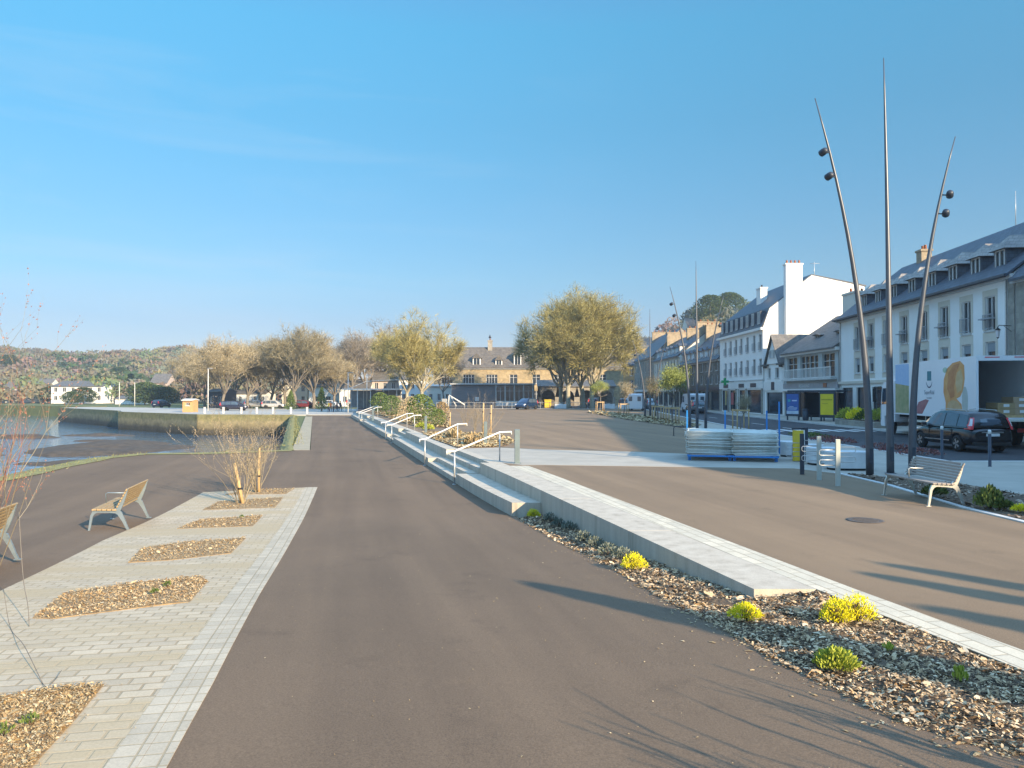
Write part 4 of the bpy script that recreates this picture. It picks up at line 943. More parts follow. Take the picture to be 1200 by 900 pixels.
    mb = MB(); mb.box(12.105, 12.135, -.8, .8, .95, 1.5); mb.build('grille', m_black, cb)
    # printed side: a flat decal on the box, in local x (from the back) and z
    dec = thing; yy = W+.003
    def patch(name, mt, P, k=0):
        mb = MB(); mb.prism(P, -(yy+.002*k+.002), -(yy+.002*k), 0, TXZ); return mb.build(name, mt, bx)
    mm = lambda n_, c, c2=None, s_=4: mat(n_, c, c2, scale=s_, rough=.5)
    patch('printed_field', mm('print_sky', (.30, .48, .72), (.42, .56, .75)), [(7.6, 3.93), (9.55, 3.93), (9.55, 2.9), (7.6, 2.75)])
    patch('printed_field', mm('print_field', (.42, .38, .20), (.24, .28, .12), 3), [(7.6, 2.75), (9.55, 2.9), (9.55, 1.28), (7.6, 1.28)])
    def ell(cx, cz, rx, rz_, rot=0, n_=20, e=1.0):
        c_, s_ = math.cos(rot), math.sin(rot); return [(cx+rx*math.cos(a)*c_-rz_*math.sin(a)*s_, cz+rx*math.cos(a)*s_+rz_*math.sin(a)*c_) for a in [2*math.pi*k/n_ for k in range(n_)]]
    patch('printed_loaf', mm('print_crust', (.68, .28, .08), (.75, .40, .15), 3), [(3.3, 2.4), (3.25, 3.0), (2.9, 3.5), (2.3, 3.75), (1.5, 3.82), (1.1, 3.6), (1.05, 3.0), (1.2, 2.5), (1.5, 2.2), (1.9, 2.1), (1.4, 1.85), (1.2, 1.3), (3.1, 1.3), (3.05, 1.9)])
    patch('printed_loaf', mm('print_crust_dark', (.52, .18, .06), (.62, .28, .10), 3), [(2.5, 2.1), (2.9, 2.6), (2.75, 3.3), (2.2, 3.65), (1.5, 3.72), (1.9, 3.3), (2.1, 2.7), (2.1, 2.2)], 1)
    patch('printed_loaf', mm('print_crumb', (.68, .48, .26), (.60, .38, .17), 3), [(1.8, 2.35), (2.0, 2.8), (1.8, 3.3), (1.4, 3.45), (1.2, 3.0), (1.35, 2.5)], 2)
    patch('printed_loaf', mm('print_crust2', (.55, .32, .14), (.66, .44, .24), 3), ell(2.15, 1.62, .75, .40, .1), 1)
    patch('printed_cloth', mm('print_cloth', (.42, .46, .42), (.52, .55, .50)), ell(1.05, 2.0, .30, .65))
    patch('printed_cloth', mm('print_leaf', (.35, .50, .32), (.5, .6, .5)), ell(3.1, 3.45, .26, .13))
    patch('printed_shape', mm('print_plum', (.32, .10, .12), (.42, .18, .18)), [(6.9, 1.3), (5.85, 1.3), (5.0, 2.0), (5.4, 2.05), (6.3, 1.9)])
    patch('logo', mm('print_teal', (.03, .22, .27)), [(4.70, 3.45), (5.20, 3.45), (5.20, 2.98), (4.70, 2.98)])
    mb = MB(); n_ = 10; pts = [(4.95+.36*math.cos(a), 3.0+.36*math.sin(a)) for a in [math.pi*(1.08+.84*k/n_) for k in range(n_+1)]]
    S_ = stroke(pts, [.02+.05*math.sin(math.pi*k/n_) for k in range(n_+1)]); Lf = S_[:n_+1]; Rt = S_[n_+1:][::-1]
    for i in range(n_): mb.prism([Lf[i], Lf[i+1], Rt[i+1], Rt[i]], -(yy+.004), -(yy+.002), 0, TXZ)
    mb.build('logo', mm('print_navy', (.02, .04, .12)), bx)
    link('lettering', text_mesh('SuperRéal', .30, mm('print_grey', (.22, .24, .28)), depth=.002), bx, (4.95, yy+.002, 2.30), (R(90), 0, R(180)))
    link('lettering', text_mesh('les saveurs', .14, mm('print_grey', (.35, .37, .40)), depth=.002), bx, (4.95, yy+.002, 2.08), (R(90), 0, R(180)))
    return t_, rz
lr, lrz = lorry()
# load inside the lorry
def crate_stack(lx, ly, label, c, nz, seed):
    T = Matrix.Translation((21.45, 33.3, -.10)) @ Matrix.Rotation(lrz, 4, 'Z'); w_ = T @ Vector((lx, ly, 1.278))
    pal = thing('pallet', 'wooden pallet in the back of the lorry, '+label, 'pallet', w_, lrz, 'pallets inside the lorry'); mb = MB()
    for k in range(6): mb.box(-.6, .6, -.4+k*.14, -.4+k*.14+.1, .1, .122)
    for x in (-.6, -.05, .5): mb.box(x, x+.1, -.4, .4, .0, .098)
    mb.build('deck', m_stake, pal)
    r = random.Random(seed)
    for k in range(nz):
        cr_ = thing('carton', '%s carton on the pallet in the lorry, %s' % (c[0], ('lowest layer, ', 'middle layer, ', 'top layer, ')[k]+label), 'carton', w_+Vector((0, 0, .125+k*.262)), lrz+r.gauss(0, .02), 'cartons inside the lorry')
        mb = MB(); mb.bbox(-.52, .52, -.36, .36, 0, .255, .008); mb.build('body', c[1], cr_)
        mb = MB(); mb.box(-.525, -.521, -.12, .12, .08, .2); mb.build('sticker', m_capw, cr_)
crate_stack(.9, -.15, 'near the doorway', ('brown', m_wood), 2, 1)
crate_stack(1.0, -.85, 'by the wall', ('tan', mat('cardboard', (.45, .32, .2))), 3, 2)

# ---------------------------------------------------------------- bus shelter
bs = thing('bus_shelter', 'dark framed bus shelter with a blue poster and a yellow poster', 'bus shelter', (25.15, 63.4, .02), R(-56))
mb = MB(); mb.bbox(-2.3, 2.3, -.75, .75, 2.36, 2.52, .03); mb.build('roof', m_dark, bs)
for x in (-2.15, 0.0, 2.15): mb = MB(); mb.box(x-.05, x+.05, .55, .65, 0, 2.36); mb.build('post', m_dark, bs)
for x0, x1 in ((-2.08, -.07), (.07, 2.08)): mb = MB(); mb.box(x0, x1, .59, .61, .25, 2.3); mb.build('glass_panel', m_glass, bs)
m_pb = mat('poster_blue', (.03, .14, .45), (.02, .10, .35), scale=1.5, rough=.3); m_py = mat('poster_yellow', (.78, .62, .02), (.70, .55, .02), scale=1.5, rough=.3)
for x, pm_, nm in ((-1.75, m_pb, 'blue'), (1.45, m_py, 'yellow')):
    mb = MB(); mb.bbox(x-.72, x+.72, -.78, -.64, .35, 2.34, .03); mb.box(x-.6, x-.5, -.75, -.67, 0, .35); mb.box(x+.5, x+.6, -.75, -.67, 0, .35); fr = mb.build('poster_case', m_dark, bs)
    mb = MB(); mb.box(x-.58, x+.58, -.79, -.781, .52, 2.20); po = mb.build('poster', pm_, fr); po['label'] = nm+' poster'
    mb = MB()
    if nm == 'blue':
        mb.box(x-.58, x+.58, -.794, -.791, .53, .80); mb.box(x-.45, x+.45, -.794, -.791, 1.0, 1.06); mb.box(x-.3, x+.1, -.794, -.791, 1.12, 1.17); mb.build('print', mat('poster_pale', (.6, .7, .8)), fr)
        mb = MB(); mb.box(x-.45, x-.2, -.794, -.791, 1.55, 1.75); mb.build('print', mat('poster_teal', (.05, .45, .45)), fr)
        mb = MB(); mb.box(x-.05, x+.42, -.794, -.791, 1.60, 1.70); mb.box(x-.5, x+.4, -.794, -.791, .9, .94); mb.build('print', mat('poster_pale', (.6, .7, .8)), fr)
    else:
        mb.box(x-.5, x+.5, -.794, -.791, 1.70, 1.78); mb.box(x-.4, x+.1, -.794, -.791, 1.40, 1.44); mb.build('print', mat('poster_ochre', (.45, .33, .02)), fr)
mb = MB(); mb.box(-1.0, .6, .2, .5, .42, .46); mb.box(-.8, -.74, .3, .4, 0, .42); mb.box(.4, .46, .3, .4, 0, .42); mb.build('seat', m_dark, bs)
t_ = thing('litter_bin', 'dark litter bin beside the yellow poster of the bus shelter', 'bin', (24.3, 63.6, .02)); mb = MB(); mb.lathe([(.2, 0), (.24, .1), (.26, .85)], 16); mb.build('bin', m_dark, t_); mb = MB(); mb.lathe([(.28, .86), (.28, .92), (.2, .98)], 16); mb.build('lid', m_dark, t_)
# planter beside the shelter
pl_ = XY(at(990, 494)); 
t_ = thing('planter', 'long low grey planter beside the bus shelter', 'planter', (23.9, 52.5, .02), R(88)); mb = MB(); mb.bbox(-3.2, 3.2, -.6, .6, 0, .40, .04); mb.build('trough', m_stone, t_); mb = MB(); mb.box(-3.05, 3.05, -.48, .48, .401, .42); mb.build('soil', m_soil, t_)
for i, (dy, mt, lb) in enumerate(((2.3, m_lime, 'yellow green shrub at the shelter end of the planter'), (.7, m_yel, 'yellow flowering shrub in the middle of the planter'), (-.9, m_grn, 'dark green shrub in the planter'), (-2.3, m_lime, 'yellow green shrub at the lorry end of the planter'))):
    tuft('shrub', (23.9, 52.5+dy, .43), 700, .8, .75, .16, mt, lb, group='shrubs in the long planter', seed=70+i)

# ---------------------------------------------------------------- people (far off)
m_skin = mat('skin', (.48, .28, .19), rough=.6)
def person(loc, rz, label, ctop, clegs, stride=.1, arm=.12):
    me = bpy.data.meshes.new('body'); s_ = stride
    V = [(0, 0, .95), (0, 0, 1.15), (0, 0, 1.38), (0, -.01, 1.50), (0, .01, 1.60), (0, .02, 1.70),
         (.10, 0, .90), (.11, s_, .50), (.11, s_*1.4-.06, .08), (.11, s_*1.4+.12, .04), (-.10, 0, .90), (-.11, -s_, .50), (-.11, -s_*1.4-.06, .08), (-.11, -s_*1.4+.12, .04),
         (.19, 0, 1.40), (.25, -.03, 1.13), (.26, arm, .90), (-.19, 0, 1.40), (-.25, -.03, 1.13), (-.24, arm, .90), (.26, arm+.05, .80), (-.24, arm+.05, .80)]
    E = [(0, 1), (1, 2), (2, 3), (3, 4), (4, 5), (0, 6), (6, 7), (7, 8), (8, 9), (0, 10), (10, 11), (11, 12), (12, 13), (2, 14), (14, 15), (15, 16), (2, 17), (17, 18), (18, 19), (16, 20), (19, 21)]
    RR = [.15, .135, .155, .055, .095, .08, .095, .065, .045, .04, .095, .065, .045, .04, .065, .048, .035, .065, .048, .035, .035, .035]
    me.from_pydata(V, E, []); o = bpy.data.objects.new('tmp', me); C.objects.link(o)
    o.modifiers.new('k', 'SKIN'); sv = me.skin_vertices[0].data
    for q_, r0 in zip(sv, RR): q_.radius = (r0, r0*.8)
    sv[0].use_root = True; sb = o.modifiers.new('s', 'SUBSURF'); sb.levels = sb.render_levels = 1
    m2 = evalmesh(o, 'body'); bpy.data.objects.remove(o)
    for mt in (ctop, clegs, m_skin): m2.materials.append(mt)
    for f in m2.polygons:
        z = f.center.z; f.use_smooth = True; f.material_index = 2 if (z > 1.47 or (z < .84 and abs(f.center.x) > .2)) else (0 if z > .92 else 1)
    t_ = thing('person', label, 'person', loc, rz, 'people standing near the far pavilion'); link('body', m2, t_)
    mb = MB(); mb.lathe([(.0, 1.80), (.07, 1.785), (.10, 1.72), (.102, 1.66)], 12); mb.build('hair', m_black, t_)
m_or = mat('orange_cloth', (.75, .20, .04), rough=.9); m_ye = mat('yellow_cloth', (.75, .60, .06), rough=.9); m_na = mat('navy_cloth', (.03, .04, .08), rough=.9); m_cr = mat('cream_cloth', (.6, .5, .38), rough=.9); m_mr = mat('maroon_cloth', (.20, .04, .05), rough=.9)
for i, (u, top, lg, lb) in enumerate(((385, m_ye, m_na, 'person in a yellow jacket near the far pavilion'), (387.5, m_or, m_na, 'person in an orange jacket near the far pavilion'), (391, m_cr, m_na, 'person in a cream coat near the far pavilion'), (395, m_mr, m_na, 'person in a dark red jacket near the far pavilion'), (399, m_na, m_na, 'person in dark clothes beside the pavilion corner'))):
    y = 118+i*1.3; person(((u-600)/900*y, y, -.62 if u < 400 else -.6), 2.0+i*.9, lb, top, lg, .06+.02*i)
# ================================================================ buildings
WC = {}
m_frame = mat('window_frame', (.70, .70, .68), rough=.5); m_framed = mat('dark_frame', (.06, .065, .07), rough=.5)
m_curt = mat('net_curtain', (.32, .34, .36), (.20, .22, .24), scale=1.2, rough=.8)
m_metalr = mat('grey_rail', (.35, .37, .40), rough=.5, metal=.4)
def wmesh(w_, h, style):
    k = (round(w_, 2), round(h, 2), style)
    if k in WC: return WC[k]
    mb = MB(); f = .06; fm = 0
    mb.box(0, f, 0, .07, 0, h); mb.box(w_-f, w_, 0, .07, 0, h); mb.box(f, w_-f, 0, .07, h-f, h); mb.box(f, w_-f, 0, .07, 0, f)
    if style in ('casement', 'rail', 'tall'): mb.box(w_/2-.035, w_/2+.035, -.005, .065, f, h-f)
    if style in ('tall', 'mullion'): mb.box(f, w_-f, -.003, .063, h*.66, h*.66+.05)
    if style == 'mullion':
        for t_ in (.25, .5, .75): mb.box(w_*t_-.04, w_*t_+.04, -.03, .06, f, h-f)
    mb.box(f, w_-f, .075, .085, f, h-f, 1)
    if style in ('casement', 'tall'): mb.box(f, f+(w_-2*f)*.3, .088, .092, f, h-f, 2)
    if style == 'shutter': mb.box(f, w_-f, -.01, .05, h*.55, h-f, 2)
    if style == 'rail':
        mb.box(-.05, w_+.05, -.24, -.21, .85, .90, 3); mb.box(-.05, w_+.05, -.24, -.21, .08, .12, 3)
        n_ = max(4, int(w_/.14))
        for i in range(n_+1): x = -.04+(w_+.06)*i/n_; mb.box(x, x+.02, -.235, -.215, .12, .85, 3)
    WC[k] = mb.mesh('window', [m_frame if style != 'dark' else m_framed, m_glass, m_curt, m_metalr]); return WC[k]
class Bld:
    def __init__(s, name, label, P0, P1, D, cat='building', z0=0.0, group=None):
        s.P0 = Vector(P0); s.P1 = Vector(P1); d = s.P1-s.P0; s.L = d.length; s.d = d.normalized(); s.D = D; s.z0 = z0
        s.rz = math.atan2(d.y, d.x); s.o = thing(name, label, cat, (P0[0], P0[1], z0), s.rz, group)
    def u(s, u):      # local x of the picture column u on the facade
        k = (u-600)/900; return (k*s.P0.y-s.P0.x)/(s.d.x-k*s.d.y)
    def walls(s, H, holes, m, prof, side_m=None, rev=.20, back=True):
        mb = MB(); L_ = s.L
        xs = sorted({0, L_} | {h[0] for h in holes} | {h[1] for h in holes}); zs = sorted({0, H} | {h[2] for h in holes} | {h[3] for h in holes})
        for a, b in zip(xs, xs[1:]):
            if b-a < 1e-5: continue
            for c_, e in zip(zs, zs[1:]):
                mx_, mz = (a+b)/2, (c_+e)/2
                if any(h[0] < mx_ < h[1] and h[2] < mz < h[3] for h in holes): continue
                mb.quad((a, 0, c_), (b, 0, c_), (b, 0, e), (a, 0, e))
        for h in holes:
            a, b, c_, e = h[:4]
            mb.quad((a, 0, c_), (a, rev, c_), (a, rev, e), (a, 0, e)); mb.quad((b, 0, e), (b, rev, e), (b, rev, c_), (b, 0, c_))
            mb.quad((a, 0, e), (a, rev, e), (b, rev, e), (b, 0, e)); mb.quad((a, 0, c_), (b, 0, c_), (b, rev, c_), (a, rev, c_))
        s.wall = mb.build('wall', [m, m_framed], s.o)
        mb = MB(); mb.box(.26, L_-.26, rev+.12, rev+.16, 0, H-.05); mb.build('inner_wall', m_framed, s.o)
        if back: mb = MB(); mb.box(.26, L_-.26, s.D-.25, s.D, 0, min(H, prof[-1][1])-.02); mb.build('back_wall', m, s.o)
        P = [(.002, -.02)] + [(max(y, .002), z-.14) for y, z in prof if y >= -.0001 or True] ; P = [(.002, 0), (.002, H)] + [(min(max(y, .003), s.D), z-.14) for y, z in prof[1:-1]] + [(s.D, prof[-1][1]-.16), (s.D, 0)]
        for xa_ in (.0, L_-.25): mb = MB(); mb.prism(P, xa_, xa_+.25, 0, TYZ); mb.build('gable_wall', side_m or m, s.o)
        for h in holes:
            if h[4]: link('window', wmesh(h[1]-h[0], h[3]-h[2], h[4]), s.o, (h[0], rev-.09 if h[4] != 'rail' else .10, h[2]))
            if h[4] in ('casement', 'tall', 'rail', 'mullion', 'shutter') and h[2] > .4:
                mb = MB(); mb.box(h[0]-.08, h[1]+.08, -.07, .1, h[2]-.09, h[2]-.003); mb.build('sill', m_kerb, s.o)
    def roof(s, prof, m, ox=.15, th=.14, name='roof'):
        mb = MB(); b = 0; n_ = len(prof)
        for x in (-ox, s.L+ox):
            for y, z in prof: mb.v.append((x, y, z))
            for y, z in prof: mb.v.append((x, y, z-th))
        for i in range(n_-1):
            mb.f += [(i, 2*n_+i, 2*n_+i+1, i+1), (n_+i, n_+i+1, 3*n_+i+1, 3*n_+i), (i, i+1, n_+i+1, n_+i), (2*n_+i, 3*n_+i, 3*n_+i+1, 2*n_+i+1)]
        mb.f += [(0, n_, 3*n_, 2*n_), (n_-1, 3*n_-1, 4*n_-1, 2*n_-1)]; mb.m = [0]*len(mb.f); mb.sm = [False]*len(mb.f)
        s.rf = mb.build(name, m, s.o); return s.rf
    def trim(s, name, z, h, out, m, x0=None, x1=None):
        mb = MB(); mb.box(-out if x0 is None else x0, s.L+out if x1 is None else x1, -out, -.003, z, z+h); mb.build(name, m, s.o)
    def box(s, name, m, *a, parent=None):
        mb = MB(); mb.box(*a); return mb.build(name, m, parent or s.o)
    def dormer(s, x, yF, zb, w_, h, yR, zR, m_ch, m_rf, style='casement', pitch=.5, hip=True):
        mb = MB(); x0, x1 = x-w_/2, x+w_/2
        mb.box(x0-.12, x0, yF, yR, zb-.1, zb+h); mb.box(x1, x1+.12, yF, yR, zb-.1, zb+h); mb.box(x0+.001, x1-.001, yF+.1, yF+.12, zb, zb+h)
        e = .22; zt = zb+h; a = [(x0-.12-e, yF-e, zt), (x1+.12+e, yF-e, zt), (x1+.12+e, yR+.9, zt), (x0-.12-e, yR+.9, zt)]
        rp = (x, yF-e+(w_/2+.3 if hip else .0), zt+pitch); rb = (x, yR+1.6, zt+pitch)
        mb.add(a+[rp, rb], [(0, 1, 4), (1, 2, 5, 4), (3, 0, 4, 5), (3, 2, 1, 0)], 1)
        do = mb.build('dormer', [m_ch, m_rf], s.o); link('window', wmesh(w_, h, style), do, (x0, yF-.01, zb)); return do
    def chimney(s, x0, x1, y0, y1, zb, zt, m, pots=3, pm=None):
        mb = MB(); mb.box(x0, x1, y0, y1, zb, zt); mb.box(x0-.08, x1+.08, y0-.08, y1+.08, zt, zt+.16); ch = mb.build('chimney', m, s.o)
        for k in range(pots):
            t_ = (k+.5)/pots; px = x0+(x1-x0)*t_ if x1-x0 > y1-y0 else (x0+x1)/2; py = (y0+y1)/2 if x1-x0 > y1-y0 else y0+(y1-y0)*t_
            mb = MB(); mb.lathe([(.13, zt+.16), (.10, zt+.5), (.12, zt+.52)], 8, 0, Matrix.Translation((px, py, 0))); mb.build('chimney_pot', pm or m_pot, ch)
def shop_holes(L_, n_, z=2.7, m_=.35):
    w_ = L_/n_; return [(i*w_+m_, (i+1)*w_-m_, .25 if i % 2 else .05, z, 'dark') for i in range(n_)]
m_dormer = masonry('dormer_slate', ((.34, .31, .28), (.26, .24, .22)), (.14, .13, .12), .3, .2, .012, rough=.6, bump=.3)
# --- A: long white building behind the lorry
A = Bld('apartment_building', 'long white building with beige window bands and slate dormers, behind the lorry', (28.1, 65.7), (26.4, 40.3), 10)
cols = [A.u(u) for u in (1005, 1021, 1039, 1060, 1083, 1107, 1133, 1161)]
holes = []
for c_ in cols: holes += [(c_-.5, c_+.5, 5.75, 7.65, 'rail'), (c_-.5, c_+.5, 3.9, 5.12, 'shutter')]
holes += shop_holes(A.L, 8, 2.75, .4)
pr = [(-.5, 8.5), (5.2, 13.0), (10.5, 8.4)]
A.walls(8.6, holes, m_render, pr, m_render); A.roof(pr, m_slate, .1)
for c_ in cols:
    mb = MB()
    for a, b in ((3.45, 3.8), (5.13, 5.64), (7.66, 8.0)): mb.box(c_-.75, c_+.75, -.012, -.004, a, b)
    for a, b in ((3.9, 5.12), (5.75, 7.65)): mb.box(c_-.75, c_-.505, -.012, -.004, a, b); mb.box(c_+.505, c_+.75, -.012, -.004, a, b)
    mb.build('panel', m_beige, A.o)
    A.dormer(c_, .55, 8.95, .95, 1.25, 2.3, 10, m_slate, m_dormer, 'casement', .85)
for c_ in cols[1::2][:4]: A.box('window_box', m_metalr, c_-.6, c_+.6, -.35, -.05, 6.35, 6.42)
A.trim('cornice', 8.3, .22, .30, m_kerb); A.trim('string_course', 3.05, .22, .14, m_beige); A.box('gutter', m_dark, -.2, A.L+.2, -.62, -.50, 8.42, 8.54)
A.chimney(3.5, 4.4, 4.8, 5.6, 12.3, 13.6, m_brick, 2); A.chimney(A.L-3.6, A.L-2.9, 4.8, 5.5, 12.5, 13.5, m_brick, 1)
mb = MB(); mb.tube([(A.L-9, 5.2, 12.9), (A.L-9, 5.2, 15.2)], .02, 5); mb.build('antenna', m_steel, A.o)
A.box('quoin', m_stone, A.L-.55, A.L+.03, -.03, -.004, 0, 8.29); A.box('downpipe', m_steel, A.L-.7, A.L-.62, -.10, -.02, 0, 8.3); A.box('downpipe', m_steel, .1, .18, -.10, -.02, 0, 8.3)
# --- B: stone building at the frame edge
B_ = Bld('stone_house', 'grey stone building with a brick red shopfront at the frame edge', (26.35, 40.1), (23.5, -3.0), 10)
hb = []
for i in range(9):
    x = 3.4+i*3.6; hb += [(x, x+1.0, 3.9, 5.6, 'tall'), (x, x+1.0, 6.3, 7.7, 'casement')]
hb += [(1.2, 3.6, .2, 2.7, 'dark')]
prb = [(-.4, 8.2), (5.5, 14.0), (10.4, 8.2)]
B_.walls(8.3, hb, m_stone, prb); B_.roof(prb, m_slate, 0.0); B_.trim('cornice', 8.0, .2, .2, m_kerb); B_.box('shop_sign', m_pot, .8, 4.2, -.08, -.004, 2.9, 5.1)
for i in range(6): B_.dormer(3+i*5.2, .6, 8.9, 1.1, 1.3, 2.4, 10, m_slate, m_slate2)
ln = thing('wall_lantern', 'black wall lantern on a bracket at the corner of the stone building', 'lantern', (26.2, 40.6, 5.35), 0)
mb = MB(); mb.tube([(.1, -.2, .45), (-.55, -.2, .48), (-.62, -.2, .38)], .02, 6); mb.tube([(.1, -.2, .15), (-.3, -.2, .45)], .012, 5); mb.build('bracket', m_black, ln)
mb = MB(); mb.lathe([(.07, -.15), (.14, .22)], 6, 0, Matrix.Translation((-.62, -.2, 0)), False); mb.build('glass', m_lampw, ln)
mb = MB(); mb.lathe([(.17, .22), (.03, .36), (.02, .40)], 6, 0, Matrix.Translation((-.62, -.2, 0)), False); mb.lathe([(.02, -.22), (.08, -.15)], 6, 0, Matrix.Translation((-.62, -.2, 0)), False); mb.build('cap', m_black, ln)
B2 = Bld('stone_house', 'lower stone house continuing the street beyond the frame edge', (23.5, -3.2), (21.8, -30), 9)
B2.walls(6.0, [(2+i*3.4, 3+i*3.4, 3.4, 5.0, 'tall') for i in range(8)], m_renderb, [(-.3, 6.0), (4.5, 9.6), (9.3, 6.0)]); B2.roof([(-.3, 6.0), (4.5, 9.6), (9.3, 6.0)], m_slate, .0)
# --- C: low house with a loggia
Cb = Bld('shop_house', 'low slate roofed house with a balcony floor over a shopfront, behind the bus shelter', (27.9, 78.6), (28.05, 66.0), 9)
hs = [(.8, 3.4, 3.75, 5.85, 'tall'), (4.2, 8.4, 3.75, 5.85, 'mullion'), (9.3, 11.9, 3.75, 5.85, 'tall'), (.5, 2.0, .05, 2.45, 'dark'), (2.3, 4.4, .05, 2.5, 'casement'), (4.8, 8.4, .3, 2.5, 'dark'), (8.8, 12.0, .3, 2.5, 'dark')]
prc = [(-.5, 6.3), (5.4, 10.2), (9.3, 7.3)]
m_cgrey = mat('grey_blue_render', (.50, .52, .50), (.42, .44, .43), scale=.6, rough=.9)
Cb.walls(6.35, hs, m_cgrey, prc); Cb.roof(prc, m_slate2, .1); Cb.trim('cornice', 6.0, .28, .35, m_white); Cb.trim('shop_sign', 2.75, .5, .12, m_metalr); Cb.trim('awning_box', 2.5, .22, .5, m_white)
mb = MB(); mb.box(.6, 12.2, -.5, -.45, 4.55, 4.62); mb.box(.6, 12.2, -.5, -.45, 3.68, 3.74)
for i in range(48): mb.box(.6+i*.245, .66+i*.245, -.49, -.46, 3.74, 4.55)
mb.build('balcony_rail', m_white, Cb.o); Cb.box('balcony_floor', m_kerb, .5, 12.3, -.52, -.004, 3.5, 3.66)
Cb.box('shop_sign', m_pot, 9.8, 10.5, -.16, -.122, 2.82, 3.2)
link('lettering', text_mesh('RESTAURANT', .42, m_white), Cb.o, (5.4, -.13, 2.86), (R(90), 0, 0))
Cb.dormer(4.4, 1.6, 7.45, 1.1, .45, 3.4, 9, m_slate2, m_slate2, 'casement', .15, False); Cb.dormer(9.2, 1.6, 7.45, 1.1, .45, 3.4, 9, m_slate2, m_slate2, 'casement', .15, False)
Cb.chimney(9.9, 12.2, 1.6, 2.4+1.6, 8.0, 11.0, m_renderb, 5)
# --- D: small gabled house
Dh = Bld('gabled_house', 'small narrow white house with a steep front gable between two bigger houses', (27.6, 83.9), (27.9, 78.75), 8)
hd = [(.9, 1.7, 3.9, 5.0, 'casement'), (2.9, 3.9, 3.9, 5.0, 'casement'), (.5, Dh.L-.4, .1, 2.4, 'dark')]
Dh.walls(5.4, hd, m_render, [(-.3, 5.5), (4, 7.0), (8.2, 5.6)])
mb = MB(); mb.prism([(.9, 5.42), (Dh.L-.7, 5.42), (Dh.L/2+.1, 8.3)], -.14, .0, 0, Matrix(((1, 0, 0, 0), (0, 0, -1, -.16), (0, 1, 0, 0), (0, 0, 0, 1)))); mb.build('gable', m_render, Dh.o)
for x in (1.85, 2.75): link('window', wmesh(.55, .9, 'casement'), Dh.o, (x, -.24, 6.0))
mb = MB(); gx = Dh.L/2+.1
for a, b, s_ in (((.55, 5.15), (gx, 8.55), 1), ((Dh.L-.35, 5.15), (gx, 8.55), -1)):
    mb.add([(a[0], -.4, a[1]), (b[0], -.4, b[1]), (b[0], 6.5, b[1]), (a[0], 6.5, a[1]), (a[0], -.4, a[1]-.14), (b[0], -.4, b[1]-.14), (b[0], 6.5, b[1]-.14), (a[0], 6.5, a[1]-.14)], [(0, 1, 2, 3), (7, 6, 5, 4), (0, 4, 5, 1), (3, 2, 6, 7), (0, 3, 7, 4)])
mb.box(-.1, 1.2, -.45, -.02, 5.22, 5.42); mb.box(Dh.L-1.0, Dh.L+.1, -.45, -.02, 5.22, 5.42); mb.build('roof', m_slate2, Dh.o)
Dh.trim('shop_sign', 2.6, .95, .1, m_white); Dh.box('sign_plate', m_dark, 2.1, 2.9, -.14, -.105, 2.65, 3.5)
# --- E: tall white house with gable
E_ = Bld('tall_house', 'tall white house with slate mansard and a big blank sunlit gable wall', (27.35, 101), (27.5, 84.1), 11.2)
ce = [E_.u(u) for u in (850.4, 856.4, 862.7, 868.9, 876.2, 884, 891.3)]
he = []
for c_ in ce: he += [(c_-.45, c_+.45, 7.05, 8.85, 'rail'), (c_-.45, c_+.45, 4.45, 6.15, 'rail')]
he += [(1.0, 3.4, .1, 2.7, 'dark'), (4.4, 6.8, .1, 2.7, 'dark'), (8.2, 10.6, .1, 2.7, 'dark'), (11.3, 16.2, .1, 2.7, 'dark')]
pre = [(-.15, 9.55), (.75, 11.75), (5.4, 15.4), (11.4, 14.2)]
E_.walls(9.5, he, m_render, pre); E_.roof(pre, m_slate, .0); E_.trim('cornice', 9.25, .28, .35, m_white)
for i in range(8):
    x = 1.3+i*2.05; mb = MB(); mb.box(x-.5, x+.5, -.02, .9, 9.9, 11.45); do = mb.build('dormer', m_slate, E_.o); link('window', wmesh(.8, 1.35, 'casement'), do, (x-.4, -.08, 10.0))
E_.trim('string_course', 3.75, .12, .1, m_kerb); E_.trim('shop_sign', 2.85, .75, .08, m_white)
for x, c_, s_ in ((3.0, m_dark, ''), (9.4, m_dark, ''), (13.8, m_dark, '')): E_.box('sign_plate', c_, x-1.0, x+1.0, -.12, -.085, 3.0, 3.45)
E_.box('shop_poster', mat('pink_poster', (.5, .12, .12)), 5.0, 6.0, -.02, .0, .9, 2.4); E_.box('shop_poster', mat('yellow_banner', (.6, .5, .2)), 2.5, 2.9, -.02, .0, .8, 2.6)
for k in range(7): E_.box('pilaster', m_stone, [0, 3.6, 6.95, 7.9, 10.7, 16.35, 16.6][k], [.9, 4.3, 7.4, 8.1, 11.2, 16.5, 16.85][k], -.07, -.004, 0, 2.84)
E_.chimney(E_.L+.002, E_.L+.75, 2.3, 4.1, 0, 16.3, m_render, 4); E_.chimney(7.5, 9.0, 2.4, 3.2, 12.5, 14.9, m_render, 1, m_dark)
mb = MB(); mb.tube([(E_.L-2, 6.5, 15), (E_.L-2, 6.5, 17.1)], .03, 5); mb.tube([(E_.L-2, 6.0, 16.9), (E_.L-2, 7.1, 16.9)], .02, 4); mb.build('antenna', m_steel, E_.o)
pc = thing('pharmacy_cross', 'green cross sign jutting from the tall white house', 'sign', (27.0, 94.5, 3.75))
mb = MB(); mb.box(-.75, .35, -.02, .02, -.02, .02); mb.build('arm', m_dark, pc); m_gc = mat('green_cross', (.02, .35, .12), rough=.4)
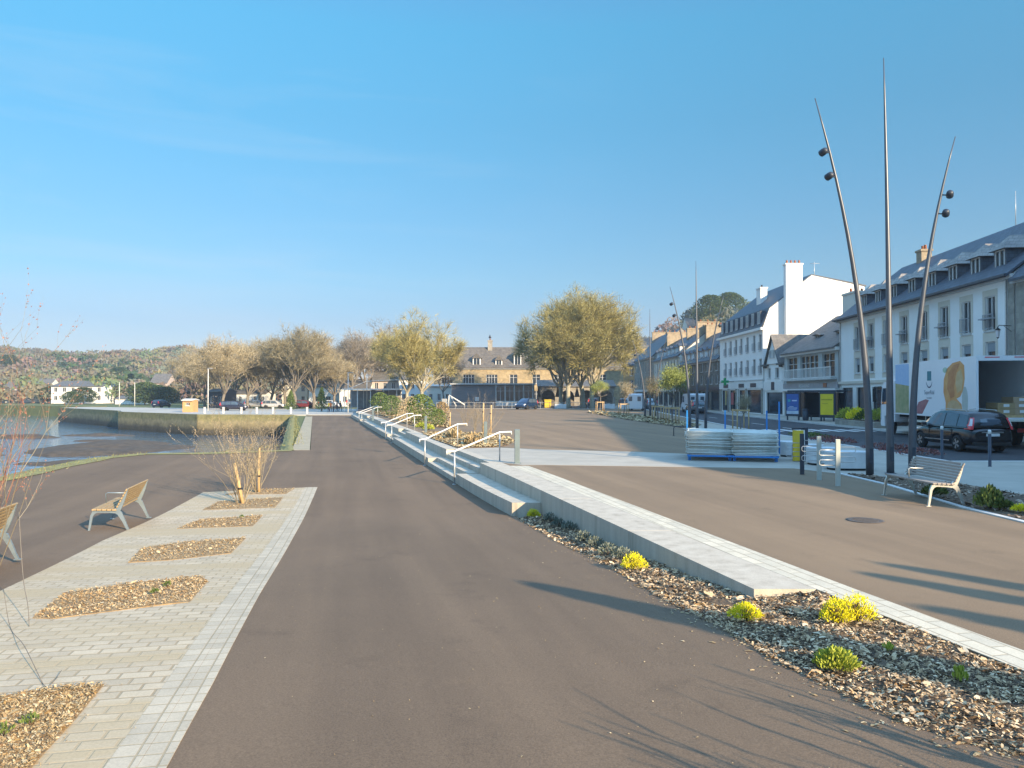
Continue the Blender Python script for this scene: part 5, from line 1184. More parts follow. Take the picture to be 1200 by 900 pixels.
mb = MB(); mb.box(-.95, -.65, -.08, .08, -.45, .45); mb.box(-1.25, -.951, -.08, .08, -.15, .15); mb.box(-.649, -.35, -.08, .08, -.15, .15); mb.build('cross', m_gc, pc)
# --- F, G, H: the old houses further down
def oldhouse(label, P0, P1, zE, zR, m, nwin, floors, roofm=m_slate, dorm=0, name='stone_house', D=9, wst='tall', shops=True, ww=.9):
    b = Bld(name, label, P0, P1, D); hs = []; fh = (zE-3.3)/floors
    for i in range(nwin):
        c_ = b.L*(i+.5)/nwin
        for k in range(floors): hs.append((c_-ww/2, c_+ww/2, 3.6+k*fh, 3.6+k*fh+fh*.66, wst))
    if shops: hs += shop_holes(b.L, max(2, nwin//2+1), 2.6, .35)
    pf = [(-.35, zE), (D/2, zR), (D+.3, zE)]
    b.walls(zE, hs, m, pf); b.roof(pf, roofm, .05); b.trim('cornice', zE-.28, .2, .2, m_kerb)
    if shops: b.trim('shop_sign', 2.75, .45, .1, [m_dark, m_white, m_metalr][int(P0[1]) % 3])
    sl = (zR-zE)/(D/2+.35)
    for i in range(dorm):
        c_ = b.L*(i+.5)/dorm; b.dormer(c_, .3, zE+.25, .95, 1.4, 1.9, 0, m_white, roofm, 'casement', .45, False)
    return b
F_ = oldhouse('dark stone house with white dormers and slate roof, next to the tall white house', (27.5, 126), (27.35, 101.2), 6.9, 12.0, m_stoned, 9, 2, dorm=9, D=11)
F_.chimney(.0, .8, 4.2, 7.0, 10.5, 13.4, m_brick, 4); F_.chimney(F_.L-.9, F_.L-.1, 3.6, 7.4, 10.5, 13.2, m_brick, 4)
G1 = oldhouse('old cream house with a dark slate roof and small dormers, far down the street', (27.9, 151), (27.55, 126.3), 8.6, 13.0, m_renderb, 9, 2, dorm=7, D=10)
G1.chimney(0, .9, 2.5, 7.5, 11, 14.2, m_brick, 5); G1.chimney(G1.L*.55, G1.L*.55+.8, 3.5, 6.5, 11, 13.8, m_brick, 3); G1.chimney(G1.L-.8, G1.L, 3, 6.5, 11, 14, m_brick, 3)
G2 = oldhouse('old grey stone house with a steep slate roof, last before the orange wall', (28.4, 178), (27.9, 151.3), 9.7, 15.4, m_stone, 7, 2, D=11)
G2.chimney(0, .9, 4, 7, 13, 16.4, m_brick, 3)
# street that closes the view: houses facing the camera
m_orange = mat('orange_render', (.62, .34, .14), (.52, .28, .12), scale=.5, rough=.9); m_pink = mat('pale_pink_render', (.52, .42, .36), (.44, .36, .31), scale=.5, rough=.9)
H1 = oldhouse('narrow orange house closing the street', (26.3, 186), (31.5, 185.4), 9.4, 11.0, m_orange, 1, 2, shops=False, name='town_house', D=6)
for i, (x0, x1, y, zE, zR, m, lb, nw) in enumerate(((17.5, 26.0, 192, 8.4, 11.6, m_stoned, 'dark stone town house left of the orange house, behind the trees', 3), (8.5, 17.3, 196, 9.2, 12.8, m_renderb, 'cream town house seen between plane tree trunks', 4), (27, 36, 232, 15, 18, m_stoney, 'tall tan stone house up the slope above the street', 3), (39, 52, 244, 17, 20.5, m_stoney, 'tan stone terrace house on the slope with a flat ridge', 4), (54, 64, 236, 23, 26, m_renderb, 'pale house on the slope below the dark pine', 3))):
    oldhouse(lb, (x0, y), (x1, y), zE, zR, m, nw, 2 if zE < 12 else 4, roofm=m_slate2, shops=i < 2, name='town_house', D=8)
# --- the manor at the far side of the plaza
Mn = Bld('manor', 'long two storey granite manor with a slate roof and dormers across the plaza', (-15.5, 152), (22, 152), 9)
cm = [2.6, 6.9, 11.5, 15.8, 20.3, 24.6, 29, 33.4]; hm = []
for i, c_ in enumerate(cm): hm += [(c_-(1.1 if i in (0, 1, 2, 6) else .75), c_+(1.1 if i in (0, 1, 2, 6) else .75), 4.3, 6.1, 'mullion' if i in (0, 1, 2, 6) else 'tall'), (c_-.7, c_+.7, .9, 2.9, 'tall')]
prm = [(-.5, 7.5), (4.5, 11.8), (9.5, 7.5)]
m_slate3 = masonry('brown_old_slate', ((.16, .14, .12), (.11, .10, .09)), (.07, .065, .06), .3, .22, .012, rough=.8, bump=.4)  # browner slate for the manor roof and its dormers
Mn.walls(7.5, hm, m_stoney, prm); Mn.roof(prm, m_slate3, .1); Mn.trim('cornice', 7.15, .32, .25, m_kerb)
for c_, w_, h in ((8.5, 1.3, 1.6), (12.9, 1.1, 1.2), (16.6, 1.2, 2.3), (21.5, 1.2, 1.3), (26, 1.2, 1.6), (31, 1.2, 1.6), (4, 1.2, 1.2)): Mn.dormer(c_, .15, 7.75, w_, h, 2.2, 0, m_render, m_slate3, 'casement', 1.0, False)
Mn.chimney(10.6, 11.5, 3.6, 4.8, 10.8, 13.0, m_stone, 2); Mn.chimney(.2, 1.2, 3.6, 5.2, 10.8, 13.2, m_stone, 2); Mn.chimney(19, 19.9, 3.6, 4.8, 10.8, 12.6, m_stone, 2)
mb = MB(); mb.lathe([(.12, 12.7), (.05, 13.6), (.3, 13.7), (.02, 14.4)], 8, 0, Matrix.Translation((11, 4.5, 0))); mb.build('finial', m_dark, Mn.o)
# modern pavilion in front
Mp = Bld('pavilion', 'flat roofed modern pavilion, half dark cladding and half glass, in front of the manor', (-10.8, 137), (4.0, 137), 8)
m_clad = mat('dark_cladding', (.22, .20, .20), (.17, .155, .16), scale=.5, rough=.6, stretch=(1, 1, 12))
hp = [(8.0+i*1.65, 8.0+i*1.65+1.5, .9, 3.7, 'tall') for i in range(4)]
Mp.walls(3.9, hp, m_clad, [(0, 4.05), (4, 4.05), (8, 4.05)]); mb = MB(); mb.box(-.2, Mp.L+.2, -.4, 8.2, 3.92, 4.15); mb.build('roof', m_kerb, Mp.o)
for i in range(5): Mp.box('column', m_white, 7.88+i*1.65, 7.98+i*1.65, -.35, -.25, 0, 3.91)
Mp.box('planter_ledge', m_white, 8, 14.6, -.9, -.4, .1, 1.0); Mp.box('wall_sign', m_white, 4.2, 4.9, -.06, -.003, 1.0, 1.7)
# arcade on the other side
Ar = Bld('arcade', 'pale stone arcade with arched openings behind the plane trees', (4.6, 140), (19, 140), 5)
mb = MB(); n_ = 12; Hh = 3.7
for k in range(4):
    cx = 2.0+k*3.5; r0 = 1.25; base = 1.7
    mb.prism([(cx-1.75, 0), (cx-r0, 0), (cx-r0, base), (cx-1.75, base)], -.5, 0, 0, Matrix(((1, 0, 0, 0), (0, 0, -1, 0), (0, 1, 0, 0), (0, 0, 0, 1)))); mb.prism([(cx+r0, 0), (cx+1.75, 0), (cx+1.75, base), (cx+r0, base)], -.5, 0, 0, Matrix(((1, 0, 0, 0), (0, 0, -1, 0), (0, 1, 0, 0), (0, 0, 0, 1))))
    for i in range(n_):
        a0, a1 = math.pi*i/n_, math.pi*(i+1)/n_; p0 = (cx+r0*math.cos(a0), base+r0*math.sin(a0)); p1 = (cx+r0*math.cos(a1), base+r0*math.sin(a1))
        q0 = (cx+1.75*math.cos(math.pi*i/n_) if i not in (0,) else cx+1.75, Hh) if False else (max(cx-1.75, min(cx+1.75, p0[0]*1.0+(p0[0]-cx)*.4)), Hh); q1 = (max(cx-1.75, min(cx+1.75, p1[0]+(p1[0]-cx)*.4)), Hh)
        for yy in (0, .5): mb.add([(p0[0], yy, p0[1]), (p1[0], yy, p1[1]), (q1[0], yy, q1[1]), (q0[0], yy, q0[1])], [(0, 1, 2, 3)])
        mb.add([(p0[0], 0, p0[1]), (p1[0], 0, p1[1]), (p1[0], .5, p1[1]), (p0[0], .5, p0[1])], [(0, 1, 2, 3)])
mb.box(0.2, 14.4, 3.5, 3.9, 0, 3.7, 1); mb.build('wall', [m_stone, m_stoned], Ar.o)
mb = MB(); mb.add([(0, -.3, 3.7), (14.4, -.3, 3.7), (14.4, 4.5, 4.9), (0, 4.5, 4.9), (0, -.3, 3.55), (14.4, -.3, 3.55), (14.4, 4.5, 4.75), (0, 4.5, 4.75)], [(0, 1, 2, 3), (7, 6, 5, 4), (0, 4, 5, 1), (3, 2, 6, 7), (1, 5, 6, 2), (0, 3, 7, 4)]); mb.build('roof', m_slate2, Ar.o)
# low houses left of the manor, quay side shops
def lowhouse(u0, u1, y, zE, zR, m, label, nw=3, z0=-.6, rm=m_slate2, D=7, shops=False, name='house'):
    b = Bld(name, label, ((u0-600)/900*y, y), ((u1-600)/900*y, y), D, z0=z0); w_ = b.L/nw
    hs = [(w_*(i+.5)-w_*.2, w_*(i+.5)+w_*.2, 1.0, min(2.3, zE-.4), 'casement') for i in range(nw)]
    if zE > 5: hs += [(w_*(i+.5)-w_*.2, w_*(i+.5)+w_*.2, 3.5, min(4.9, zE-.4), 'casement') for i in range(nw)]
    pf = [(-.3, zE), (D/2, zR), (D+.3, zE)]; b.walls(zE, hs, m, pf); b.roof(pf, rm, .1); return b
lowhouse(500, 529, 150, 3.9, 4.4, m_renderb, 'low cream annexe between the plane tree and the dark pavilion', 3, -.05, m_kerb)
lowhouse(468, 499, 172, 5.6, 8.0, m_render, 'white two storey house behind the plane tree trunk', 3, -.05)
lowhouse(436, 466, 178, 5.4, 7.9, m_pink, 'pale pink house behind the pavilion of glass', 3, -.05)
lowhouse(398, 434, 176, 4.2, 6.4, m_render, 'white house with a broad roof behind the market pavilion', 3, -.6)
lowhouse(330, 360, 186, 5.2, 7.6, m_renderb, 'cream house glimpsed between bare plane trees', 3)
lowhouse(268, 312, 176, 3.0, 3.9, m_white, 'low white shop with a flat awning roof behind the parked cars', 5)
lowhouse(243, 263, 160, 3.4, 4.0, m_dark, 'small dark and white kiosk building beside the bare trees', 2)
lowhouse(362, 392, 182, 4.6, 6.8, m_render, 'white cottage half hidden by tree trunks', 2)
lowhouse(60, 121, 232, 5.2, 7.0, m_render, 'large white building at the foot of the wooded hill', 6, D=14)
lowhouse(28, 58, 262, 5.6, 8.2, m_renderb, 'cream house in bushes beside the large white building', 4)
lowhouse(176, 196, 250, 6.5, 9.6, m_pink, 'pale pink villa among dark conifers on the lower slope', 3)
lowhouse(214, 226, 119, 1.9, 2.1, m_orange, 'tiny brown hut with a pale side on the quay', 1, -.57, m_kerb, 2, name='hut')
lowhouse(135, 160, 214, 1.6, 2.4, m_render, 'low white shed on the far quay', 3)
lowhouse(2, 22, 255, 4.8, 7, m_render, 'white house behind the reddish shrub across the water', 2)
# glass market pavilion
gp = thing('glass_pavilion', 'open glazed pavilion with slender white posts at the far end of the terrace', 'pavilion', (-26.2, 120, -.05)); 
mb = MB(); mb.box(-.3, 8.6, -.3, 5.3, 2.95, 3.12); mb.build('roof', m_white, gp)
for i in range(5):
    for y in (0, 5): mb = MB(); mb.box(i*2.05-.05, i*2.05+.05, y-.05, y+.05, -.6, 2.95); mb.build('post', m_white, gp)
for i in range(4): mb = MB(); mb.box(i*2.05+.06, i*2.05+1.99, 4.97, 5.03, .1, 2.9); mb.build('glass_panel', m_curt, gp)
mb = MB(); mb.tube([(-.2, 0, 2.7), (3, 2, 4.3), (8, 2.5, 4.6), (8.4, 2.5, 3.1)], .04, 5); mb.build('brace', m_white, gp)

# far street lamps and quay posts
for i, (u, vt, y, lb) in enumerate(((244, 432, 128, 'slim pale lamp post on the quay by the bare trees'), (408, 437, 116, 'slim white lamp post beside the glass pavilion'), (430, 440, 124, 'slim white lamp post behind the glass pavilion'), (140, 448, 175, 'slim lamp post on the far quay beside the white shed'), (158, 448, 178, 'slim lamp post on the far quay beyond the white shed'))):
    z0 = -.57; tp = atY(u, vt, y); t_ = thing('street_lamp', lb, 'street lamp', (tp.x, y, z0), 0, 'slim lamp posts on the quay'); h = tp.z-z0
    mb = MB(); mb.tube([(0, 0, 0), (0, 0, h)], [.09, .05], 8); mb.build('post', m_white, t_); mb = MB(); mb.bbox(-.1, .7, -.09, .09, h, h+.1, .02); mb.build('lamp_head', m_metalr, t_)
for i, u in enumerate((240, 262, 283, 301, 320, 341, 360)):
    y = 110.5; t_ = thing('quay_post', 'white stone post on the quay edge, %s' % ('beside the hut', 'second from the hut', 'third from the hut', 'in the middle of the row', 'fifth from the hut', 'sixth from the hut', 'last of the row, next to the path')[i], 'post', ((u-600)/900*y, y, -.57), 0, 'white posts along the quay')
    mb = MB(); mb.bbox(-.13, .13, -.13, .13, 0, .85, .03); mb.build('post', m_kerb, t_); mb = MB(); mb.bbox(-.16, .16, -.16, .16, .851, .93, .03); mb.build('cap', m_kerb, t_)
# fence across the far edge of the plaza
fe = thing('low_fence', 'low grey rail fence along the far edge of the plaza', 'fence', (-12, 122, -.05))
mb = MB()
for z in (.35, .9): mb.box(0, 27, -.03, .03, z, z+.06)
mb.build('rail', m_metalr, fe); mb = MB()
for i in range(19): mb = MB(); mb.box(i*1.5-.04, i*1.5+.04, -.035, .035, 0, 1.0); mb.build('post', m_metalr, fe)
wb = thing('dumpster', 'bright yellow container beside the plane tree trunks', 'container', (5.8, 125, -.05)); mb = MB(); mb.bbox(-.55, .55, -.4, .4, .1, 1.25, .06); mb.build('body', m_yboard, wb); mb = MB(); mb.bbox(-.6, .6, -.45, .45, 1.251, 1.38, .04); mb.build('lid', m_yboard, wb)
for x in (7.5, 15.0, 17.3):
    t_ = thing('concrete_block', {7.5: 'white concrete block at the far kerb beside the yellow container', 15.0: 'white concrete block between plane trunk and boxed tree', 17.3: 'white concrete block at the end of the far kerb'}[x], 'concrete block', (x, 119, -.05)); mb = MB(); mb.bbox(-.9, .9, -.4, .4, .0, .75, .05); mb.build('body', m_wblock, t_); mb = MB(); mb.box(-.2, .2, -.15, .15, .751, .82); mb.build('lifting_pad', m_steel, t_)
# white slanted play structure
ps = thing('climbing_frame', 'white slanting beams of a small frame in front of the dark pavilion', 'climbing frame', (-10.5, 128, -.05)); mb = MB(); mb.tube([(0, 0, 2.1), (2.6, 0, .5)], .12, 6); mb.tube([(.2, .5, 2.0), (1.2, .5, .2)], .10, 6); mb.tube([(2.6, 0, .5), (2.6, 0, 0)], .08, 6); mb.tube([(0, 0, 2.1), (-.1, 0, 0)], .08, 6); mb.build('beam', m_white, ps)
mb = MB(); mb.bbox(-1.2, -.3, -.1, .1, .6, 1.5, .03); mb.build('panel', m_steel, ps)

# ================================================================ distant vehicles
car((( 617-600)/900*112, 112, -.02), R(-118), 'small dark blue car standing alone at the far edge of the plaza', (.015, .04, .10), False)
vl = [((-73, 160, -.6), 80, 'dark car parked on the far quay near the conifers', (.02, .03, .06)), ((-47, 130, -.57), 5, 'dark van beside the brown hut', (.03, .03, .05)), ((-46.5, 150, -.6), 0, 'white car behind the quay posts, beside the kiosk', (.6, .6, .62)),
      ((-52.0, 156, -.6), 5, 'silver car behind the bare trees, next to the white one', (.35, .36, .38)), ((-41, 152, -.6), -4, 'dark red car behind the quay posts', (.2, .03, .03)), ((-35.5, 150, -.6), 2, 'second white car behind the quay posts', (.62, .62, .62)), ((-30, 150, -.3), 0, 'cream car behind the conical evergreen', (.5, .45, .36)),
      ((13.9, 134, -.05), 90, 'dark blue car parked beyond the plane trunks', (.03, .05, .10)), ((19.2, 131, -.10), 80, 'grey car driving on the street behind the boxed trees', (.2, .22, .25)), ((22.2, 140, -.10), 85, 'black car parked along the old houses', (.015, .015, .02)), ((19.4, 118, -.10), 86, 'black car near the small brown tree', (.02, .02, .03)), ((21.8, 121, -.1), 88, 'silver car parked below the old stone house', (.4, .42, .45)), ((22.0, 92, -.1), 88, 'dark grey car parked opposite the pharmacy', (.08, .09, .1))]
for l, a, lb, c_ in vl: car(l, R(a), lb, c_, False)
def van(loc, rz, label):
    t_ = thing('delivery_van', label, 'van', loc, rz, 'white vans in the street'); pm = paint('van_white', (.62, .65, .68), .0, .35); TXZ = Matrix(((1, 0, 0, 0), (0, 0, -1, 0), (0, 1, 0, 0), (0, 0, 0, 1)))
    mb = MB(); mb.prism([(-2.6, .4), (-1.9, .4), (-1.8, .7), (-1.2, .7), (-1.1, .4), (1.2, .4), (1.3, .7), (1.9, .7), (2.0, .4), (2.6, .42), (2.65, .9), (2.0, 1.25), (1.45, 2.2), (1.1, 2.35), (-2.5, 2.4), (-2.62, 2.2)], -.95, .95, 0, TXZ); mb.build('body', pm, t_)
    mb = MB(); mb.prism([(1.98, 1.30), (1.47, 2.15), (1.44, 2.14), (1.95, 1.29)][::-1], -.8, .8, 0, Matrix.Translation((.03, 0, 0)) @ TXZ); mb.build('windscreen', m_cglass, t_)
    for s_ in (-1, 1):
        a, b = sorted((-s_*.951, -s_*.956)); mb = MB(); mb.prism([(.7, 1.3), (1.75, 1.3), (1.35, 2.05), (.7, 2.05)], a, b, 0, TXZ); mb.build('window', m_cglass, t_)
        for x in (-1.5, 1.6): wheel(t_, (x, s_*.84, .34), .34, .22, s_, False)
        a, b = sorted((s_*.35, s_*.8)); mb = MB(); mb.box(-2.64, -2.621, a, b, 1.4, 2.0); mb.build('rear_window', m_cglass, t_)
    return t_
van((22.6, 96, -.1), R(89), 'white van parked at the dark stone house, behind the middle trio of masts')
van((16.9, 104, -.1), R(75), 'pale van at the street edge behind the small brown tree')
# ================================================================ trees and shrubs
m_trunk = mat('plane_bark', (.42, .38, .28), (.26, .24, .18), scale=2.5, rough=.95, bump=.6, bscale=12)
m_trunkd = mat('grey_bark', (.22, .19, .15), (.14, .12, .10), scale=2.5, rough=.95)
m_plane = leafmat('budding_twigs', [(0, (.18, .155, .065)), (.5, (.36, .315, .125)), (1, (.54, .475, .20))])
m_bare = leafmat('bare_twigs', [(0, (.19, .16, .10)), (.5, (.33, .285, .18)), (1, (.48, .42, .29))])
m_bareg = leafmat('grey_twigs', [(0, (.15, .13, .10)), (.5, (.27, .24, .19)), (1, (.38, .34, .28))])
m_evg = leafmat('evergreen_leaves', [(0, (.015, .03, .012)), (.5, (.04, .07, .025)), (1, (.09, .12, .04))])
m_spring = leafmat('spring_leaves', [(0, (.12, .15, .04)), (.5, (.24, .28, .075)), (1, (.36, .38, .12))])
m_redt = leafmat('reddish_twigs', [(0, (.16, .07, .05)), (.5, (.30, .13, .09)), (1, (.42, .22, .16))])
def tree(seed, H, Rc, tH, tr, m_t, m_c, n1=6, nl=7, ls=.22, twl=1.1, shape=1.0, levels=4, fork=1, up=.35, tw=.022, droop=0.0):
    r = random.Random(seed); T = MB(); Cn = MB()
    cz = (tH+H)/2; hz = (H-tH)/2*1.05
    def inside(p):
        a = math.atan2(p.y, p.x); k = 1+.20*noise.noise((math.cos(a)*1.3, math.sin(a)*1.3, seed*3.1+p.z*.15))
        return (p.x**2+p.y**2)/(Rc*k)**2+((p.z-cz)/hz)**2 < 1.0
    def rdir(d, ang):
        a = d.orthogonal().normalized(); b = d.cross(a); t_ = r.uniform(0, 6.283)
        return (d*math.cos(ang)+(a*math.cos(t_)+b*math.sin(t_))*math.sin(ang)).normalized()
    def leaf(p):
        for _ in range(nl):
            q_ = p+Vector((r.gauss(0, 1), r.gauss(0, 1), r.gauss(0, 1)))*ls*1.9
            a = Vector((r.gauss(0, 1), r.gauss(0, 1), r.gauss(0, 1))).normalized()*ls*r.uniform(.4, 1.1); b = a.orthogonal().normalized()*ls*r.uniform(.15, .45)
            Cn.add([q_-a*.5, q_+b, q_+a*.5, q_-b], [(0, 1, 2, 3)])
    def twig(p, d, l):
        q_ = p+d*l+Vector((0, 0, -droop*l)); s_ = d.orthogonal().normalized()*tw
        s_.rotate(Matrix.Rotation(r.uniform(0, 6.28), 3, d)); Cn.add([p-s_, p+s_, q_], [(0, 1, 2)]); s2 = d.cross(s_); Cn.add([p-s2, p+s2, q_], [(0, 1, 2)])
        leaf(p.lerp(q_, .75))
    def grow(p, d, l, rad, lv):
        pts = [p]; n_ = 3 if lv < 3 else 2; c_ = d.copy()
        for k in range(n_):
            c_ = (c_+Vector((r.gauss(0, .16), r.gauss(0, .16), r.gauss(0, .12)+up*.22))).normalized(); pts.append(pts[-1]+c_*l/n_)
        e = pts[-1]; mb = T if lv <= 1 else Cn
        mb.tube(pts, [rad*(1-.45*k/n_) for k in range(n_+1)], 7 if lv == 0 else (5 if lv == 1 else 3), 0, False)
        if lv >= levels:
            for k in range(5): twig(pts[r.randint(1, n_)], rdir(c_, r.uniform(.2, .9)), twl*r.uniform(.5, 1.1))
            return
        if lv >= 2:
            for k in range(2): twig(pts[1].lerp(e, r.random()), rdir(c_, .8), twl*r.uniform(.5, 1.1))
        for k in range(r.choice((3, 3, 4)) if lv else 4):
            t_ = r.uniform(.35, 1); i0 = min(n_-1, int(t_*n_)); s0 = pts[i0].lerp(pts[i0+1], t_*n_-i0)
            nd = rdir(c_, r.uniform(.3, .75)); nl_ = l*r.uniform(.58, .82)
            if not inside(s0+nd*nl_): nl_ *= .55
            if nl_ > .25: grow(s0, nd, nl_, rad*.52, lv+1)
    hs = [H, (H-tH)*.42]
    pts = [Vector((0, 0, -.1)), Vector((0, 0, tH*.15)), Vector((r.gauss(0, .1), r.gauss(0, .1), tH*.6)), Vector((r.gauss(0, .15), r.gauss(0, .15), tH))]
    T.tube(pts, [tr*1.5, tr*1.05, tr*.92, tr*.85], 10)
    for k in range(n1):
        a = 2*math.pi*k/n1+r.uniform(-.3, .3); el = r.uniform(.25, .9) if k else 0.05
        d = Vector((math.cos(a)*math.sin(el), math.sin(a)*math.sin(el), math.cos(el)))
        grow(pts[-1]-Vector((0, 0, tr*r.uniform(0, 1.5))), d, min(hs[1], Rc*.75)*r.uniform(.8, 1.1)*(1.25 if k == 0 else 1), tr*.55, 0)
    return T.mesh('trunk', m_t), Cn.mesh('crown', m_c)
def plant(pr, loc, rz, label, name='plane_tree', cat='tree', group=None, s=1.0):
    t_ = thing(name, label, cat, loc, rz, group); t_.scale = s if hasattr(s, '__len__') else (s,)*3
    link('trunk', pr[0], t_); link('crown', pr[1], t_); return t_
PL = [tree(k, 20, 8.6, 4.0, .42, m_trunk, m_plane, 8, 6, .15, 1.9, tw=.036) for k in (1, 2, 5)]
BA = [tree(k, 15.5, 5.4, 3.0, .24, m_trunkd, m_bare, 7, 3, .13, 1.5, levels=4, tw=.026, up=.6) for k in (11, 12, 13)]
BG = [tree(k, 17, 5.2, 4.0, .24, m_trunkd, m_bareg, 6, 2, .12, 1.3, levels=4, tw=.022, up=.6) for k in (21, 22)]
def gx(u, y): return (u-600)/900*y
G = 'plane trees at the far end of the plaza'
for u, y, k, rz, s, lb in ((657, 128, 0, .4, .88, 'big budding plane tree with a dark bent trunk, first of the plaza clump'), (666, 122, 1, 2.0, .92, 'big budding plane tree with a slim pale trunk in the middle of the clump'), (683, 124, 2, 4.0, .98, 'tallest budding plane tree of the plaza clump'), (694, 121, 0, 3.3, .90, 'budding plane tree with a pale forked trunk nearest the street')):
    plant(PL[k], (gx(u, y), y, -.05), rz, lb, group=G, s=s)
plant(PL[1], (gx(494, 108), 108, -.05), 1.1, 'big brown budding plane tree standing in front of the manor', group=G, s=.68)
plant(PL[2], (gx(476, 122), 122, -.05), 2.4, 'budding plane tree just behind the glass pavilion', group=G, s=.66)
for i, (u, y, k, rz, s, tp, lb) in enumerate(((262, 140, 0, 0, .86, BA, 'bare plane tree at the hut end of the quay row'), (240, 165, 1, 1, .8, BA, 'bare tree furthest towards the wooded hill'), (290, 148, 1, 2, .80, BA, 'bare tree second from the hut on the quay'), (318, 152, 2, 3, .88, BA, 'bare tree third from the hut on the quay'), (345, 146, 0, 4, 1.02, BA, 'tallest bare plane tree of the quay row'),
        (368, 150, 1, 5, .98, BA, 'bare plane tree beside the tallest one of the quay row'), (392, 156, 2, .6, .80, BA, 'bare tree close to the people by the pavilion'), (412, 170, 0, 1.5, 1.0, BG, 'grey leafless tree behind the glass pavilion, shorter one'), (432, 178, 1, 2.5, 1.12, BG, 'grey leafless tree behind the glass pavilion, tallest one'), (452, 185, 0, 3.2, 1.15, BG, 'grey leafless tree between pavilion and brown plane tree'),
        (225, 190, 2, 2.2, .9, BA, 'bare tree at the foot of the hill beside the quay row'), (276, 182, 2, 5.0, .95, BA, 'bare tree in the second row behind the kiosk'), (334, 184, 2, .3, 1.0, BA, 'bare tree in the second row behind the tallest plane tree'), (404, 188, 1, 3.9, .95, BA, 'bare tree in the second row near the glass pavilion'), (305, 175, 0, 1.2, 1.0, BA, 'bare tree in the second row behind the parked cars'), (378, 185, 1, 2.7, 1.05, BA, 'bare tree in the second row behind the white cottage'), (520, 140, 1, 4.2, .70, BG, 'grey leafless tree beside the manor gable'), (735, 190, 0, 2, .9, BG, 'thin grey tree in front of the orange house'))):
    plant(tp[k], (gx(u, y), y, -.6 if u < 440 else -.05), rz, lb, 'bare_tree', group='leafless trees along the quay', s=(s*1.38, s*1.38, s*1.10) if u < 470 else s)
# street trees in stake boxes
ST1 = [tree(k, 4.4, 1.15, 1.7, .05, m_trunkd, m_spring, 6, 10, .07, .35, levels=3, tw=.008) for k in (31, 32)]
ST2 = tree(34, 4.0, 1.0, 1.5, .05, m_trunkd, m_bare, 6, 5, .06, .35, levels=3, tw=.008)
def stakebox(x, y, label, w_=.7, h=1.25):
    t_ = thing('stake_frame', label, 'tree stakes', (x, y, .02), .1, 'wooden stake frames round the young trees')
    for a in (-1, 1):
        for b in (-1, 1): mb = MB(); mb.tube([(a*w_/2, b*w_/2, 0), (a*w_/2, b*w_/2, h)], .045, 8); mb.build('stake', m_stake, t_)
    mb = MB()
    for a in (-1, 1): mb.box(-w_/2-.06, w_/2+.06, a*(w_/2+.05)-.015, a*(w_/2+.05)+.015, h-.14, h-.04); mb.box(a*(w_/2+.05)-.015, a*(w_/2+.05)+.015, -w_/2+.04, w_/2-.04, h-.14, h-.04)
    mb.build('rail', m_stake, t_)
for u, v, pr_, s, lb in ((788, 497, ST1[0], 1.12, 'nearest to the barriers, with fresh green crown'), (771, 493, ST2, 1.05, 'next to the green one, with brown crown'), (731, 487, ST2, 1.0, 'small and brown, beside the pale van'), (703, 482, ST1[1], 1.05, 'small and green, closest to the plane trees'), (868, 502.5, ST2, .62, 'low and bare behind the stacked barriers')):
    p_ = at(u, v); stakebox(p_.x, p_.y, 'square wooden stake frame, tree '+lb, .85 if v < 490 else .75, 1.25)
    plant(pr_, (p_.x, p_.y, .02), u, 'young street tree in a stake frame, '+lb, 'young_tree', group='young street trees', s=s)
# evergreens
def evg(seed, H, Rc, conical=False, n_=2600, ls=.3, mt=None, ex=.8):
    r = random.Random(seed); Cn = MB(); T = MB(); T.tube([(0, 0, 0), (0, 0, H*.8)], [.05*H*.5+.05, .03], 6)
    for _ in range(n_):
        a = r.uniform(0, 6.283); t_ = r.random()**.8
        k = (1-t_)**ex if conical else math.sin(math.pi*min(1, t_*.85+.12))**.6
        rr = Rc*k*r.random()**.4*(1+.35*noise.noise((math.cos(a)*1.6, math.sin(a)*1.6+t_*4, seed)))
        p = Vector((rr*math.cos(a), rr*math.sin(a), .08*H+t_*H*.92)); d = Vector((r.gauss(0, 1), r.gauss(0, 1), r.gauss(0, .6))).normalized()*ls*r.uniform(.5, 1.2); b = d.orthogonal().normalized()*ls*.3
        Cn.add([p-d*.5, p+b, p+d*.5, p-b], [(0, 1, 2, 3)])
    return T.mesh('trunk', m_trunkd), Cn.mesh('crown', mt or m_evg)
E1 = evg(1, 3.5, 1.1, True, 1800, .22, m_grn); E2 = evg(2, 6, 5, False, 3200, .5); E3 = evg(3, 9, 4.5, False, 3500, .6); E4 = evg(4, 2.2, 1.1, False, 1500, .16, m_grn)
plant(E1, (gx(341, 128), 128, -.6), 0, 'small dark green conical evergreen on the quay', 'conifer')
for u, y, s, lb in ((170, 205, 1.0, 'dark evergreen bush cluster at the conifer end of the far quay'), (182, 212, .9, 'dark evergreen bush next to the pink villa'), (194, 206, .8, 'dark evergreen bush beside the bare hill tree'), (98, 226, .8, 'dark green bush before the large white building'), (84, 222, .6, 'smaller green bush before the large white building'), (62, 240, .9, 'dark evergreen beside the cream house across the water')):
    plant(E2, (gx(u, y), y, -.6), u, lb, 'evergreen_bush', 'bush', 'dark evergreen bushes across the water', s=s)
plant(E1, (gx(377, 122), 122, -.5), 0, 'yellow green leaning shrub tree beside the people', 'evergreen_bush', 'bush', s=(1, 1, 1.1))

